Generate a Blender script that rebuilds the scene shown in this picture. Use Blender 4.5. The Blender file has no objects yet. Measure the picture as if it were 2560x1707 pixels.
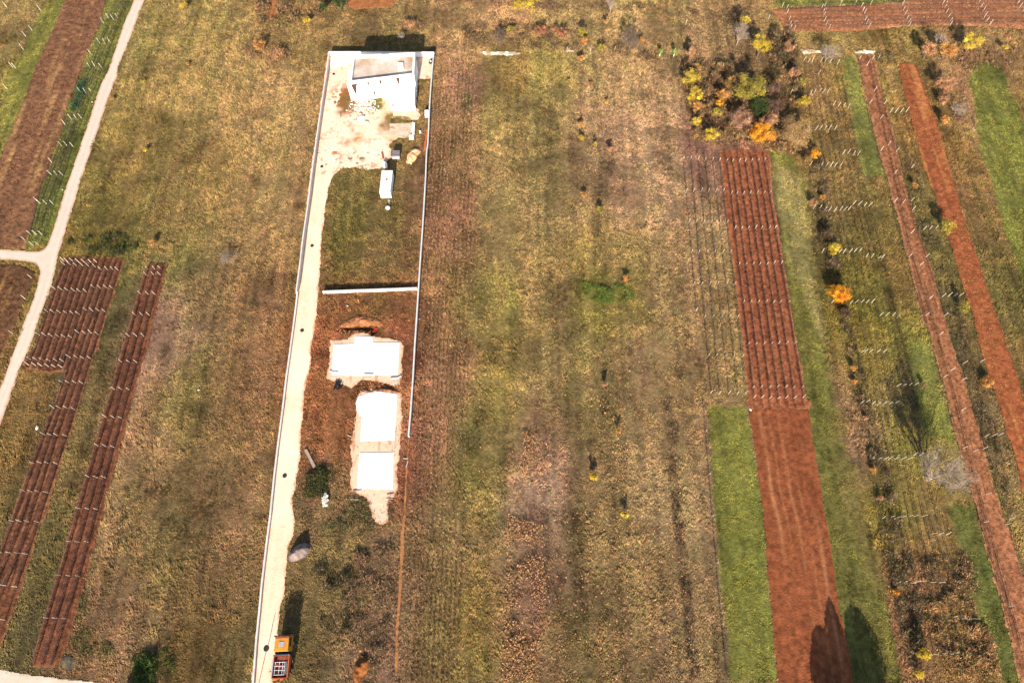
import bpy, math, random
import numpy as np
rng = np.random.default_rng(7); random.seed(7)
S = bpy.context.scene
COL = S.collection

# ------------------------------------------------------------------ camera, sky, sun
W0, H0, F = 2560.0, 1707.0, 1649.0
CAMH = 120.0
NAD = (1269.0, 1650.0)                      # where a plumb line under the camera meets the picture
_d = np.array([(NAD[0]-W0/2)/F, -(NAD[1]-H0/2)/F, -1.0]); _d /= np.linalg.norm(_d)
Zc = -_d                                    # world up, in camera axes
_f = np.array([0, 0, -1.0]); Yc = _f-_f.dot(Zc)*Zc; Yc /= np.linalg.norm(Yc)
Xc = np.cross(Yc, Zc)
RT = np.array([Xc, Yc, Zc])                 # rows: world axes in camera axes -> world = RT @ cam
from mathutils import Matrix, Vector
cam = bpy.data.cameras.new("camera"); camo = bpy.data.objects.new("camera", cam); COL.objects.link(camo)
m4 = Matrix([[*RT[i], 0] for i in range(3)]+[[0, 0, 0, 1]]); m4.translation = (0, 0, CAMH)
camo.matrix_world = m4
cam.sensor_width = 36; cam.sensor_fit = 'HORIZONTAL'; cam.lens = 36*F/W0
cam.clip_start = 1; cam.clip_end = 6000
S.camera = camo
SUN_EL = math.radians(23.2); SH_AZ = math.radians(3.0)     # shadows run along +Y, a touch to the right
w = bpy.data.worlds.new("World"); S.world = w; w.use_nodes = True
nt = w.node_tree; bg = nt.nodes['Background']; sky = nt.nodes.new('ShaderNodeTexSky')
sky.sky_type = 'NISHITA'; sky.sun_disc = False; sky.sun_elevation = SUN_EL; sky.sun_rotation = math.pi+SH_AZ
nt.links.new(sky.outputs[0], bg.inputs[0]); bg.inputs[1].default_value = 0.10
sl = bpy.data.lights.new("sun", 'SUN'); sl.energy = 5.0; sl.angle = math.radians(0.5); sl.color = (1, 0.92, 0.80)
so = bpy.data.objects.new("sun", sl); COL.objects.link(so)
sd = Vector((math.sin(SH_AZ)*math.cos(SUN_EL), math.cos(SH_AZ)*math.cos(SUN_EL), -math.sin(SUN_EL)))
so.rotation_euler = sd.to_track_quat('-Z', 'Y').to_euler(); so.location = (0, -60, 60)
S.view_settings.view_transform = 'Standard'; S.view_settings.look = 'None'
S.view_settings.exposure = 1.27; S.view_settings.gamma = 1
S.render.engine = 'CYCLES'

# ------------------------------------------------------------------ helpers
def proj(x, y, z=0.0):
    """world -> photo pixel (2560 wide)"""
    P = np.stack([np.asarray(x, float), np.asarray(y, float), np.zeros_like(np.asarray(x, float))+z-CAMH], -1)
    c = P@RT
    d = np.maximum(-c[..., 2], 1.0)
    return c[..., 0]/d*F+W0/2, H0/2-c[..., 1]/d*F
def at(px, py, z=0.0):
    """photo pixel -> world point at height z"""
    r = RT@np.array([(px-W0/2)/F, -(py-H0/2)/F, -1.0])
    t = (z-CAMH)/r[2]
    return np.array([r[0]*t, r[1]*t, z])
def cr(ox, oy, pts, k=3.564, z=0.0):
    """points read off an enlarged crop -> world xy"""
    return [tuple(at(ox+x/k, oy+y/k, z)[:2]) for x, y in pts]
def crp(ox, oy, pts, k=3.564):
    return [(ox+x/k, oy+y/k) for x, y in pts]
def wpts(pp, z=0.0): return [tuple(at(x, y, z)[:2]) for x, y in pp]

_lat = rng.random((8, 256, 256)).astype(np.float32)
def noise(x, y, s, k=0):
    x = np.asarray(x)/s+17.3*k; y = np.asarray(y)/s+9.1*k
    xi = np.floor(x).astype(int); yi = np.floor(y).astype(int); fx = x-xi; fy = y-yi
    fx = fx*fx*(3-2*fx); fy = fy*fy*(3-2*fy)
    L = _lat[k % 8]; a = xi & 255; b = yi & 255; c = (xi+1) & 255; d = (yi+1) & 255
    return (L[a, b]*(1-fx)+L[c, b]*fx)*(1-fy)+(L[a, d]*(1-fx)+L[c, d]*fx)*fy
def fbm(x, y, s, k=0, o=4):
    r = 0; a = 1; t = 0
    for i in range(o):
        r = r+a*noise(x, y, s/2**i, k+i); t += a; a *= 0.6
    return r/t*2-1
def lin(c):
    c = np.asarray(c, float)/255.0
    return np.where(c <= 0.04045, c/12.92, ((c+0.055)/1.055)**2.4)
def sdist(x, y, poly):
    """signed distance to polygon, positive inside"""
    x = np.asarray(x, float); y = np.asarray(y, float)
    d = np.full(x.shape, 1e9); ins = np.zeros(x.shape, bool); n = len(poly)
    for i in range(n):
        x0, y0 = poly[i]; x1, y1 = poly[(i+1) % n]
        ex, ey = x1-x0, y1-y0; L = ex*ex+ey*ey+1e-12
        t = np.clip(((x-x0)*ex+(y-y0)*ey)/L, 0, 1)
        d = np.minimum(d, np.hypot(x-x0-t*ex, y-y0-t*ey))
        c = ((y0 > y) != (y1 > y)) & (x < (x1-x0)*(y-y0)/((y1-y0) if y1 != y0 else 1e-9)+x0)
        ins ^= c
    return np.where(ins, d, -d)

def mesh_np(name, V, Fc, cols=None, smooth=False):
    """V (n,3); Fc (m,k) int array; cols per vertex (n,3) linear"""
    me = bpy.data.meshes.new(name); V = np.asarray(V, np.float32); Fc = np.asarray(Fc, np.int32)
    n, k = Fc.shape
    me.vertices.add(len(V)); me.vertices.foreach_set('co', V.ravel())
    me.loops.add(n*k); me.loops.foreach_set('vertex_index', Fc.ravel())
    me.polygons.add(n); me.polygons.foreach_set('loop_start', np.arange(0, n*k, k, dtype=np.int32))
    me.polygons.foreach_set('loop_total', np.full(n, k, np.int32))
    if smooth: me.polygons.foreach_set('use_smooth', np.ones(n, bool))
    me.update(calc_edges=True)
    if cols is not None:
        a = me.color_attributes.new('tint', 'FLOAT_COLOR', 'POINT')
        c = np.ones((len(V), 4), np.float32); c[:, :3] = np.clip(cols, 0.0, 1.0); a.data.foreach_set('color', c.ravel())
    return me
def link(name, me, mat, parent=None, loc=None):
    o = bpy.data.objects.new(name, me); COL.objects.link(o)
    if mat and not me.materials: me.materials.append(mat)
    if parent: o.parent = parent
    if loc is not None: o.location = loc
    return o
def tag(o, label=None, cat=None, group=None, kind=None):
    if label: o['label'] = label
    if cat: o['category'] = cat
    if group: o['group'] = group
    if kind: o['kind'] = kind
    return o
def thing(name, label, cat, loc=(0, 0, 0), group=None, rz=0):
    o = bpy.data.objects.new(name, None); COL.objects.link(o); o.location = loc; o.rotation_euler = (0, 0, rz)
    o.empty_display_size = 0.3
    return tag(o, label, cat, group)

class MB:
    """collects boxes, prisms and tubes into one mesh"""
    def __init__(s): s.v = []; s.f = []
    def add(s, v, f):
        b = len(s.v); s.v += [tuple(p) for p in v]; s.f += [tuple(i+b for i in q) for q in f]; return s
    def box(s, x0, y0, z0, x1, y1, z1):
        v = [(x0, y0, z0), (x1, y0, z0), (x1, y1, z0), (x0, y1, z0), (x0, y0, z1), (x1, y0, z1), (x1, y1, z1), (x0, y1, z1)]
        return s.add(v, [(3, 2, 1, 0), (4, 5, 6, 7), (0, 1, 5, 4), (1, 2, 6, 5), (2, 3, 7, 6), (3, 0, 4, 7)])
    def obox(s, c, d, l, wd, z0, z1):
        """box centred at c, along direction d"""
        d = np.array(d, float)[:2]; d /= np.hypot(*d)+1e-9; n = np.array([-d[1], d[0]]); c = np.array(c)[:2]
        q = [c-d*l/2-n*wd/2, c+d*l/2-n*wd/2, c+d*l/2+n*wd/2, c-d*l/2+n*wd/2]
        return s.prism(q, z0, z1)
    def prism(s, poly, z0, z1):
        a = sum(poly[i][0]*poly[(i+1) % len(poly)][1]-poly[(i+1) % len(poly)][0]*poly[i][1] for i in range(len(poly)))
        if a < 0: poly = poly[::-1]
        n = len(poly); v = [(p[0], p[1], z0) for p in poly]+[(p[0], p[1], z1) for p in poly]
        f = [tuple(range(n))[::-1], tuple(range(n, 2*n))]+[(i, (i+1) % n, n+(i+1) % n, n+i) for i in range(n)]
        return s.add(v, f)
    def tube(s, p, q, r0, r1, n=5):
        p = Vector(p); q = Vector(q); d = (q-p)
        if d.length < 1e-5: return s
        d.normalize(); u = d.orthogonal().normalized(); w_ = d.cross(u)
        v = [p+(u*math.cos(a)+w_*math.sin(a))*r0 for a in [2*math.pi*i/n for i in range(n)]]
        v += [q+(u*math.cos(a)+w_*math.sin(a))*r1 for a in [2*math.pi*i/n for i in range(n)]]
        return s.add(v, [(i, (i+1) % n, n+(i+1) % n, n+i) for i in range(n)]+[tuple(range(n))[::-1], tuple(range(n, 2*n))])
    def build(s, name, mat, parent=None, loc=None, bevel=0):
        me = bpy.data.meshes.new(name); me.from_pydata(s.v, [], s.f); me.update()
        o = link(name, me, mat, parent, loc)
        if bevel:
            b = o.modifiers.new('bevel', 'BEVEL'); b.width = bevel; b.segments = 2; b.limit_method = 'ANGLE'
        return o

# ------------------------------------------------------------------ materials
def newmat(name, rough=0.85):
    m = bpy.data.materials.new(name); m.use_nodes = True
    b = m.node_tree.nodes['Principled BSDF']; b.inputs['Roughness'].default_value = rough
    b.inputs['Specular IOR Level'].default_value = 0.25
    return m, m.node_tree, b
def N(nt, t, **kw):
    n = nt.nodes.new(t)
    for k, v in kw.items(): setattr(n, k, v)
    return n
def tinted(name, scale=2.0, lo=0.75, hi=1.25, bump=0.0, rough=0.95, transl=0.0, spec=0.1):
    """vertex tint multiplied by procedural noise"""
    m, t, b = newmat(name, rough); b.inputs['Specular IOR Level'].default_value = spec
    a = N(t, 'ShaderNodeAttribute', attribute_name='tint'); g = N(t, 'ShaderNodeNewGeometry')
    n1 = N(t, 'ShaderNodeTexNoise'); n1.inputs['Scale'].default_value = scale; n1.inputs['Detail'].default_value = 6; n1.inputs['Roughness'].default_value = 0.7
    t.links.new(g.outputs['Position'], n1.inputs['Vector'])
    r = N(t, 'ShaderNodeMapRange'); r.inputs['From Min'].default_value = 0.3; r.inputs['From Max'].default_value = 0.7
    r.inputs['To Min'].default_value = lo; r.inputs['To Max'].default_value = hi
    t.links.new(n1.outputs['Fac'], r.inputs['Value'])
    v = N(t, 'ShaderNodeVectorMath', operation='SCALE'); t.links.new(a.outputs['Color'], v.inputs[0]); t.links.new(r.outputs[0], v.inputs['Scale'])
    t.links.new(v.outputs[0], b.inputs['Base Color'])
    if bump:
        bp = N(t, 'ShaderNodeBump'); bp.inputs['Strength'].default_value = 1; bp.inputs['Distance'].default_value = bump
        n2 = N(t, 'ShaderNodeTexNoise'); n2.inputs['Scale'].default_value = scale*1.7; n2.inputs['Detail'].default_value = 5
        t.links.new(g.outputs['Position'], n2.inputs['Vector']); t.links.new(n2.outputs['Fac'], bp.inputs['Height'])
        t.links.new(bp.outputs[0], b.inputs['Normal'])
    if transl:
        tr = N(t, 'ShaderNodeBsdfTranslucent'); mx = N(t, 'ShaderNodeMixShader'); mx.inputs[0].default_value = transl
        t.links.new(v.outputs[0], tr.inputs[0]); t.links.new(b.outputs[0], mx.inputs[1]); t.links.new(tr.outputs[0], mx.inputs[2])
        t.links.new(mx.outputs[0], t.nodes['Material Output'].inputs[0])
    return m
def solid(name, c, c2=None, scale=3.0, rough=0.8, metal=0.0, bump=0.0, spec=0.25):
    """two-colour procedural surface, colours linear"""
    m, t, b = newmat(name, rough); b.inputs['Metallic'].default_value = metal; b.inputs['Specular IOR Level'].default_value = spec
    if c2 is None: c2 = tuple(x*0.82 for x in c)
    tc = N(t, 'ShaderNodeTexCoord'); n1 = N(t, 'ShaderNodeTexNoise'); n1.inputs['Scale'].default_value = scale; n1.inputs['Detail'].default_value = 7
    n1.inputs['Roughness'].default_value = 0.65
    t.links.new(tc.outputs['Object'], n1.inputs['Vector'])
    rp = N(t, 'ShaderNodeValToRGB'); rp.color_ramp.elements[0].position = 0.35; rp.color_ramp.elements[1].position = 0.65
    rp.color_ramp.elements[0].color = (*c2, 1); rp.color_ramp.elements[1].color = (*c, 1)
    t.links.new(n1.outputs['Fac'], rp.inputs[0]); t.links.new(rp.outputs[0], b.inputs['Base Color'])
    if bump:
        bp = N(t, 'ShaderNodeBump'); bp.inputs['Distance'].default_value = bump; bp.inputs['Strength'].default_value = 1
        n2 = N(t, 'ShaderNodeTexNoise'); n2.inputs['Scale'].default_value = scale*3; n2.inputs['Detail'].default_value = 5
        t.links.new(tc.outputs['Object'], n2.inputs['Vector']); t.links.new(n2.outputs['Fac'], bp.inputs['Height'])
        t.links.new(bp.outputs[0], b.inputs['Normal'])
    return m
M = dict(
    ground=tinted('meadow_ground', 1.6, 0.62, 1.3, 0.12),
    soil=tinted('tilled_soil', 2.2, 0.72, 1.28, 0.10),
    gravel=tinted('pale_gravel', 3.0, 0.90, 1.08, 0.03),
    road=tinted('road_surface', 0.9, 0.93, 1.06, 0.01),
    blade=tinted('grass_blades', 1.1, 0.8, 1.2, 0, transl=0.15),
    leaf=tinted('leaves', 1.5, 0.8, 1.2, 0, transl=0.3),
    bark=solid('bark', (0.16, 0.115, 0.08), (0.09, 0.065, 0.045), 4),
    palebark=solid('pale_bark', (0.28, 0.215, 0.17), (0.18, 0.135, 0.10), 3),
    vine=solid('vine_wood', (0.075, 0.045, 0.03), (0.04, 0.025, 0.018), 4),
    wire=solid('wire', (0.25, 0.25, 0.25), None, 2, 0.5, 0.8),
    post=solid('post_concrete', (0.66, 0.59, 0.47), (0.42, 0.36, 0.27), 1.5),
    plaster=solid('white_plaster', (0.84, 0.82, 0.78), (0.78, 0.75, 0.70), 0.6),
    wallm=solid('wall_concrete', (0.54, 0.51, 0.47), (0.42, 0.38, 0.35), 0.8, bump=0.01),
    coping=solid('wall_top', (0.60, 0.57, 0.52), (0.46, 0.42, 0.37), 0.7),
    slab=solid('slab_concrete', (0.80, 0.79, 0.76), (0.46, 0.40, 0.33), 0.42),
    creamslab=solid('cream_concrete', (0.54, 0.44, 0.33), (0.42, 0.30, 0.20), 0.5),
    cream=solid('cream_render', (0.74, 0.69, 0.52), (0.68, 0.62, 0.46), 0.8),
    deck=solid('roof_screed', (0.66, 0.57, 0.48), (0.34, 0.21, 0.13), 0.17),
    glass=solid('dark_glass', (0.03, 0.035, 0.04), (0.02, 0.02, 0.025), 1, 0.12, spec=0.6),
    frame=solid('window_frame_and_shade', (0.055, 0.03, 0.02), None, 2, 0.5),
    cabin=solid('cabin_sheet', (0.82, 0.82, 0.80), (0.76, 0.76, 0.74), 0.8, 0.5),
    rust=solid('rust', (0.33, 0.10, 0.04), (0.20, 0.06, 0.03), 4),
    iron=solid('cast_iron', (0.055, 0.045, 0.04), (0.03, 0.025, 0.02), 6, 0.6, 0.3),
    black=solid('black_rubber', (0.02, 0.02, 0.02), (0.035, 0.033, 0.03), 4, 0.7),
    grey=solid('grey_steel', (0.22, 0.20, 0.20), (0.13, 0.11, 0.11), 2, 0.5, 0.3),
    lgrey=solid('pale_steel', (0.48, 0.48, 0.50), (0.38, 0.38, 0.40), 2, 0.4, 0.4),
    yellow=solid('orange_yellow_paint', (0.62, 0.26, 0.018), (0.42, 0.165, 0.025), 1.6, 0.35, spec=0.5),
    orange=solid('tipper_orange', (0.52, 0.115, 0.03), (0.36, 0.08, 0.025), 1.6, 0.5),
    rusty=solid('tipper_floor', (0.34, 0.085, 0.04), (0.16, 0.04, 0.025), 1.2, 0.6),
    tarp=solid('black_tarp', (0.03, 0.03, 0.032), (0.015, 0.015, 0.016), 3, 0.5),
    plank=solid('weathered_plank', (0.36, 0.27, 0.21), (0.22, 0.16, 0.12), 3),
    white=solid('white_plastic', (0.82, 0.82, 0.82), (0.72, 0.72, 0.72), 2, 0.45),
    blue=solid('blue_plastic', (0.03, 0.12, 0.4), None, 2, 0.45),
    red=solid('red_conduit', (0.5, 0.02, 0.015), None, 2, 0.5),
    orboard=solid('orange_board', (0.62, 0.15, 0.04), (0.5, 0.11, 0.03), 1.5, 0.6),
    stone=solid('pale_stone', (0.66, 0.61, 0.53), (0.40, 0.34, 0.27), 1.4, bump=0.03),
    pinkstone=solid('pink_panel', (0.40, 0.28, 0.25), (0.30, 0.2, 0.18), 2),
    tube=solid('green_tree_guard', (0.42, 0.55, 0.30), None, 2, 0.6),
)
for _m in (M['slab'],):
    for _n in _m.node_tree.nodes:
        if _n.type == 'VALTORGB': _n.color_ramp.elements[0].position = .22; _n.color_ramp.elements[1].position = .42
# ------------------------------------------------------------------ zones of the land (traced on the ground plane)
K_ALB = np.array([0.79, 0.825, 0.84]); K_GRAV = np.array([0.84, 0.79, 0.78]); K_SOIL = np.array([0.84, 0.83, 0.70])
DS = 2560/2352.0
CP = """30,60,132,115,66;60,200,116,120,58;20,300,120,118,58;330,60,138,124,70;420,60,140,125,70;400,200,145,125,74;550,150,150,127,80;650,250,160,135,90;680,60,132,110,64
300,350,135,117,65;500,400,145,120,74;650,450,150,125,80;600,300,156,131,86;220,480,124,112,58;400,520,128,110,64;580,560,138,114,68;250,575,96,104,46;170,560,112,108,50;400,610,110,105,52
450,680,125,107,60;600,700,125,98,58;380,740,150,117,85;380,800,146,116,80;420,900,125,112,56;560,900,125,98,58;300,1000,142,112,72;280,1150,132,110,64;480,1050,135,110,62;560,1150,136,112,66;350,1250,120,106,55;480,1350,120,103,55
250,1400,125,105,62;420,1500,104,102,45;560,1500,110,100,50;200,1500,128,105,60;560,1300,124,104,58;300,1540,140,118,72
230,750,104,95,50;60,920,102,100,46;150,1050,103,92,46;40,1150,100,92,44;110,1250,98,90,44;70,1450,95,88,45;190,900,108,96,50;30,1050,105,90,42
860,500,108,98,52;860,600,118,100,62;800,430,112,100,52;930,350,130,112,58;900,230,118,112,55;960,200,110,108,52;800,560,104,96,48
820,720,134,100,62;930,780,144,96,62;760,1000,142,98,62;740,1150,108,88,54;760,1300,100,90,48;800,1450,105,92,55;700,1500,96,88,45;900,1300,115,94,62;920,1050,132,92,58;740,920,144,100,64;860,700,122,98,56;940,900,132,94,56;740,800,150,100,66;700,1360,98,86,46;880,1500,112,90,62
1050,200,150,118,80;1040,500,146,109,74;1020,700,130,100,60;1010,850,147,107,75;1000,1000,142,104,72;1000,1250,118,100,55;990,1450,106,97,50;1000,350,138,110,68
1150,250,138,128,62;1140,500,138,124,64;1150,700,122,115,50;1130,900,118,117,50;1110,1100,116,117,48;1100,1400,112,110,45;1170,160,118,115,52;1080,700,112,106,48;1080,1000,110,105,46
1230,300,130,122,60;1280,450,128,114,60;1260,650,122,108,58;1300,800,118,107,55;1220,1050,132,100,66;1240,1130,164,132,96;1200,1350,120,92,62;1350,900,118,104,52;1350,1200,112,97,52;1320,1450,108,94,50;1260,150,120,112,52
1400,300,150,127,80;1500,300,156,132,86;1450,450,160,134,88;1540,400,166,140,96;1400,600,135,117,65;1530,650,156,130,86;1480,800,142,120,74;1570,900,136,117,68;1500,1000,126,110,62;1540,1150,130,114,68;1480,1350,115,100,55;1580,1450,118,102,60;1420,200,138,120,70
1400,680,120,124,56;1380,675,120,126,56;1430,675,120,126,56
700,80,130,112,64;820,60,124,106,60;1100,60,134,114,64;1300,50,124,110,60;1500,60,130,112,62;1650,100,118,102,60;1150,20,145,117,70;1650,200,112,96,58;1900,90,130,118,64;2050,100,124,112,60;1700,330,146,106,82;1620,330,140,108,80;1500,15,140,126,66;1720,200,104,92,54
1960,200,122,122,60;1850,200,134,112,64;1880,400,130,112,64;1930,600,110,104,48;1880,550,102,88,58;2000,800,104,106,44;1960,1000,104,88,58;2060,900,96,87,50;2100,800,96,108,44;2100,1000,92,104,42;2050,1200,108,100,40;2120,1350,122,90,58;2180,1200,118,104,54;2200,1450,100,100,46;2100,1450,115,88,56;1990,700,112,106,46;2070,650,122,100,60
2130,300,116,112,60;2140,600,118,106,64;2200,850,110,97,60;2280,250,136,117,80;2290,450,126,107,65;2300,700,106,98,55;2220,200,130,112,74;2250,950,106,92,56;2320,800,98,96,52
2330,300,104,116,44"""
CPT = []
for ln in CP.split('\n'):
    for q in ln.split(';'):
        CPT.append([float(v) for v in q.split(',')])
CPT = np.array(CPT)  # farther points run lighter: haze is put into their colours
_gr = (CPT[:, 3] >= CPT[:, 2]-4); CPT[:, 2] += _gr*11; CPT[:, 3] -= _gr*4
_gm = np.minimum(CPT[:, 3], CPT[:, 2]*1.0); CPT[:, 2] = CPT[:, 2]+(CPT[:, 3]-_gm)*.3; CPT[:, 3] = _gm*.5+CPT[:, 3]*.5; CPT[:, 4] += 9; CPT[:, 2] += 7; CPT[:, 3] += 1
CPX, CPY = CPT[:, 0]*DS, CPT[:, 1]*DS
CPW = np.array([at(x, y)[:2] for x, y in zip(CPX, CPY)])
CPC = lin(CPT[:, 2:5])
_fix = np.array([(600,1100,1.22,1.17,1.24),(500,1500,1.19,1.04,1.19),(1120,900,1.81,1.9,1.8),(1110,300,1.5,1.5,1.5),(1210,1300,1.46,1.51,1.8),(1450,1400,1.97,1.78,2.0),(1450,1600,1.8,1.7,1.8),(1650,700,1.11,1.08,1.02),(2080,1100,1.3,1.15,1.1),(920,640,1.18,1.12,.95),(2220,660,1.16,1.18,.95),(880,1370,2.0,1.86,1.8),(800,1020,1.6,1.7,1.45),(740,320,1.46,1.38,1.2),(1420,40,1.8,1.62,1.8),(2520,280,1.39,1.15,1.05),(450,500,1.27,1.23,1.05),(1225,375,1.26,1.08,1.35),(200,900,1.1,1.05,1.1),(2300,1400,1.2,1.15,1.1),(60,1400,1.1,1.05,1.1)])
_fw = np.array([at(a, b)[:2] for a, b in _fix[:, :2]])
_w = 1/(((CPW[:, None, 0]-_fw[None, :, 0])**2+(CPW[:, None, 1]-_fw[None, :, 1])**2)+60)**1.6
_k = (_w[..., None]*_fix[None, :, 2:]).sum(1)/_w.sum(1)[:, None]
CPC = CPC*_k**.9/1.2
_fix = np.array([(600.0, 1100.0, 0.91, 0.9, 0.93), (500.0, 1500.0, 0.98, 0.95, 0.98), (1120.0, 900.0, 1.21, 1.3, 1.2), (1210.0, 1300.0, 0.88, 0.9, 0.97), (1450.0, 1400.0, 1.08, 1.05, 1.05), (1660.0, 700.0, 1.01, 1.01, 0.97), (920.0, 640.0, 1.0, 0.99, 0.95), (2220.0, 660.0, 0.99, 0.97, 0.85), (880.0, 1370.0, 1.18, 1.13, 1.11), (800.0, 1020.0, 1.09, 1.11, 1.03), (740.0, 320.0, 1.0, 0.98, 0.92), (1420.0, 40.0, 1.15, 1.15, 1.2), (450.0, 500.0, 1.02, 1.02, 0.94), (1225.0, 375.0, 0.92, 0.82, 0.98), (1240.0, 760.0, 0.86, 0.72, 0.98), (1240.0, 1000.0, 0.8, 0.75, 0.95), (1410.0, 960.0, 1.13, 1.04, 1.31), (1310.0, 560.0, 1.0, 1.02, 1.15), (355.0, 1225.0, 1.46, 1.49, 1.51), (1345.0, 1220.0, 0.85, 0.88, 0.74), (2170.0, 1150.0, 2.2, 2.2, 2.06), (1415.0, 755.0, 1.75, 1.57, 1.68), (50.0, 1100.0, 1.67, 1.44, 1.63), (525.0, 745.0, 1.34, 1.37, 1.5)])
_fw = np.array([at(a, b)[:2] for a, b in _fix[:, :2]])
_w = 1/(((CPW[:, None, 0]-_fw[None, :, 0])**2+(CPW[:, None, 1]-_fw[None, :, 1])**2)+90)**1.6
_k = (_w[..., None]*_fix[None, :, 2:]).sum(1)/_w.sum(1)[:, None]
CPC = CPC*_k**.9
_site = (CPX > 780) & (CPX < 1040) & (CPY > 740) & (CPY < 1180); CPC[_site] *= np.array([.80, .70, .66])
def zone_poly(pp): return wpts(pp)
Z = {}
# strips of grass with an edge of their own: (polygon in photo pixels, colour, edge wobble)
STR = [
 # green verge strip between the wide ploughed field and the road (top left)
 (crp(0,0,[(930,0),(1190,0),(960,640),(640,1568),(430,1568),(560,1100),(720,680),(900,200)]), (98,104,46), .5),
 (crp(0,430,[(430,-10),(640,-10),(420,640),(235,690),(300,400),(385,60)]), (92,104,44), .5),
 # bright grass left of that field
 (crp(0,0,[(420,0),(590,0),(450,310),(240,820),(0,1400),(0,800),(200,420)]), (128,128,54), .8),
 # grass on the right of the red rows
 (crp(1920,379,[(0,0),(0,-20),(210,-10),(330,300),(370,700),(440,1100),(480,1500),(560,2000),(640,2400),(680,2700),(760,3000),(820,3250),(960,3700),(1120,4300),(1200,4740),(760,4740),(600,3900),(480,3100),(330,2150),(200,1300)]), (118,116,50), .6),
 # pale mown lane in it
 (crp(1920,379,[(30,60),(220,180),(330,480),(400,900),(480,1400),(520,1750),(400,1500),(190,1000),(90,500)]), (166,146,94), 1.2),
 (crp(1920,379,[(560,2100),(690,2400),(740,2700),(820,3100),(960,3600),(1060,4000),(960,3900),(860,3600),(700,3100),(620,2700)]), (142,124,66), 1.2),
 # bright lawn left of the ploughed red field
 (crp(1280,850,[(1760,590),(2090,590),(2130,800),(2190,1200),(2240,1600),(2300,2300),(2370,3050),(1960,3050),(1900,2500),(1850,2000),(1800,1500),(1770,900)]), (122,124,48), .5),
 # far right meadow
 (crp(1920,0,[(1830,600),(2040,520),(2290,1100),(2290,2550),(2060,1900),(1900,1300),(1790,700)]), (106,116,44), .6),
 (crp(1920,0,[(60,0),(2290,0),(2290,6),(1200,12),(850,36),(520,50),(60,66)]), (116,126,52), .4),
 # green lane right of the old rows
 (crp(1920,0,[(650,520),(780,500),(850,850),(960,1250),(1050,1570),(860,1570),(760,1100),(700,800)]), (114,120,56), .6),
 (crp(1920,850,[(1250,0),(1420,0),(1500,300),(1590,600),(1660,880),(1400,850),(1330,600),(1260,300)]), (98,110,44), .6),
 (crp(1920,1267,[(1600,0),(1830,0),(1950,400),(2060,800),(2190,1300),(2230,1568),(1950,1568),(1850,900),(1700,300)]), (100,108,46), .6),
 (crp(640,0,[(150,150),(290,170),(290,240),(80,210)]), (120,128,56), .5),
]
STR = [(wpts(p), np.array([1.05, 1.10, .98])*lin(tuple(np.array(c)*.55+np.array((144, 122, 80))*.45)), e) for p, c, e in STR]
# bare reddish earth between old rows and at the field ends
def ground_rgb(x, y):
    """meadow colour as the eye sees it, linear"""
    px, py = proj(x, y)
    out = np.zeros(x.shape+(3,)); ws = np.zeros(x.shape)
    wx = x+2.5*fbm(x, y, 7, 3, 3); wy = y+4*fbm(x, y, 9, 5, 3)
    for (cx, cy), c in zip(CPW, CPC):
        d2 = ((wx-cx)*1.35)**2+((wy-cy)*0.9)**2
        wgt = 1/(d2+45.0)**2.3
        out += wgt[..., None]*c; ws += wgt
    out /= ws[..., None]
    for poly, c, e in STR:
        x0 = min(p[0] for p in poly)-3; x1 = max(p[0] for p in poly)+3; y0 = min(p[1] for p in poly)-3; y1 = max(p[1] for p in poly)+3
        m = (x > x0) & (x < x1) & (y > y0) & (y < y1)
        if not m.any(): continue
        xs, ys = x[m], y[m]
        d = sdist(xs, ys, poly)+e*1.4*fbm(xs, ys, 2.5, 6, 3)
        k = np.clip(d/(e*1.2)+0.5, 0, 1)[..., None]
        out[m] = out[m]*(1-k)+c*k
    return out
def _sl(a, b):
    p, q = at(*a), at(*b); return (p[0]-q[0])/(p[1]-q[1]), (p[0]+q[0])/2
_t = [_sl((280, 40), (60, 640)), _sl((405, 668), (150, 1640)), _sl((818, 140), (640, 1600)), _sl((1085, 140), (1020, 1090)), _sl((1800, 430), (1870, 990)), _sl((2180, 160), (2440, 1270)), _sl((2290, 200), (2540, 900))]
_t.sort(key=lambda v: v[1]); TX = [v[1] for v in _t]; TS = [v[0] for v in _t]
STUBW = wpts([(a*DS, b*DS) for a, b in [(1000, 130), (1095, 140), (1100, 500), (1092, 700), (1085, 900), (1072, 1100), (1060, 1568), (925, 1568), (940, 1250), (955, 900), (970, 600), (990, 300)]])
def mottle(x, y):
    """patches that vary in brightness and between straw and green"""
    tilt = np.interp(x, TX, TS); u = x-tilt*y
    b = 1+0.07*fbm(x, y, 12, 1, 3)+0.17*fbm(x*1.3, y*0.8, 2.6, 2, 3)+0.38*fbm(x, y, 0.8, 4, 2)+0.30*fbm(u, y*.05, .9, 0, 2)+0.22*fbm(u, y*.04, 3.6, 6, 2)
    m = np.clip(sdist(x, y, STUBW)/1.5, 0, 1) if len(x) else 0
    b = b+m*(.30*np.cos(u*2*math.pi/.82)*np.clip(.6+fbm(x, y, 6, 3, 2), .1, 1)-.03)
    g = fbm(x*1.2, y*0.5, 5, 0, 3)*0.3+fbm(u, y*.06, 2.2, 3, 2)*0.45+fbm(x, y, 1.6, 6, 2)*0.4
    return np.clip(b, 0.35, 1.8), g
def shade(rgb, b, g):
    r = rgb*b[..., None]
    r = r*(1+g[..., None]*np.array([-0.16, 0.02, -0.16]))
    return r

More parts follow.
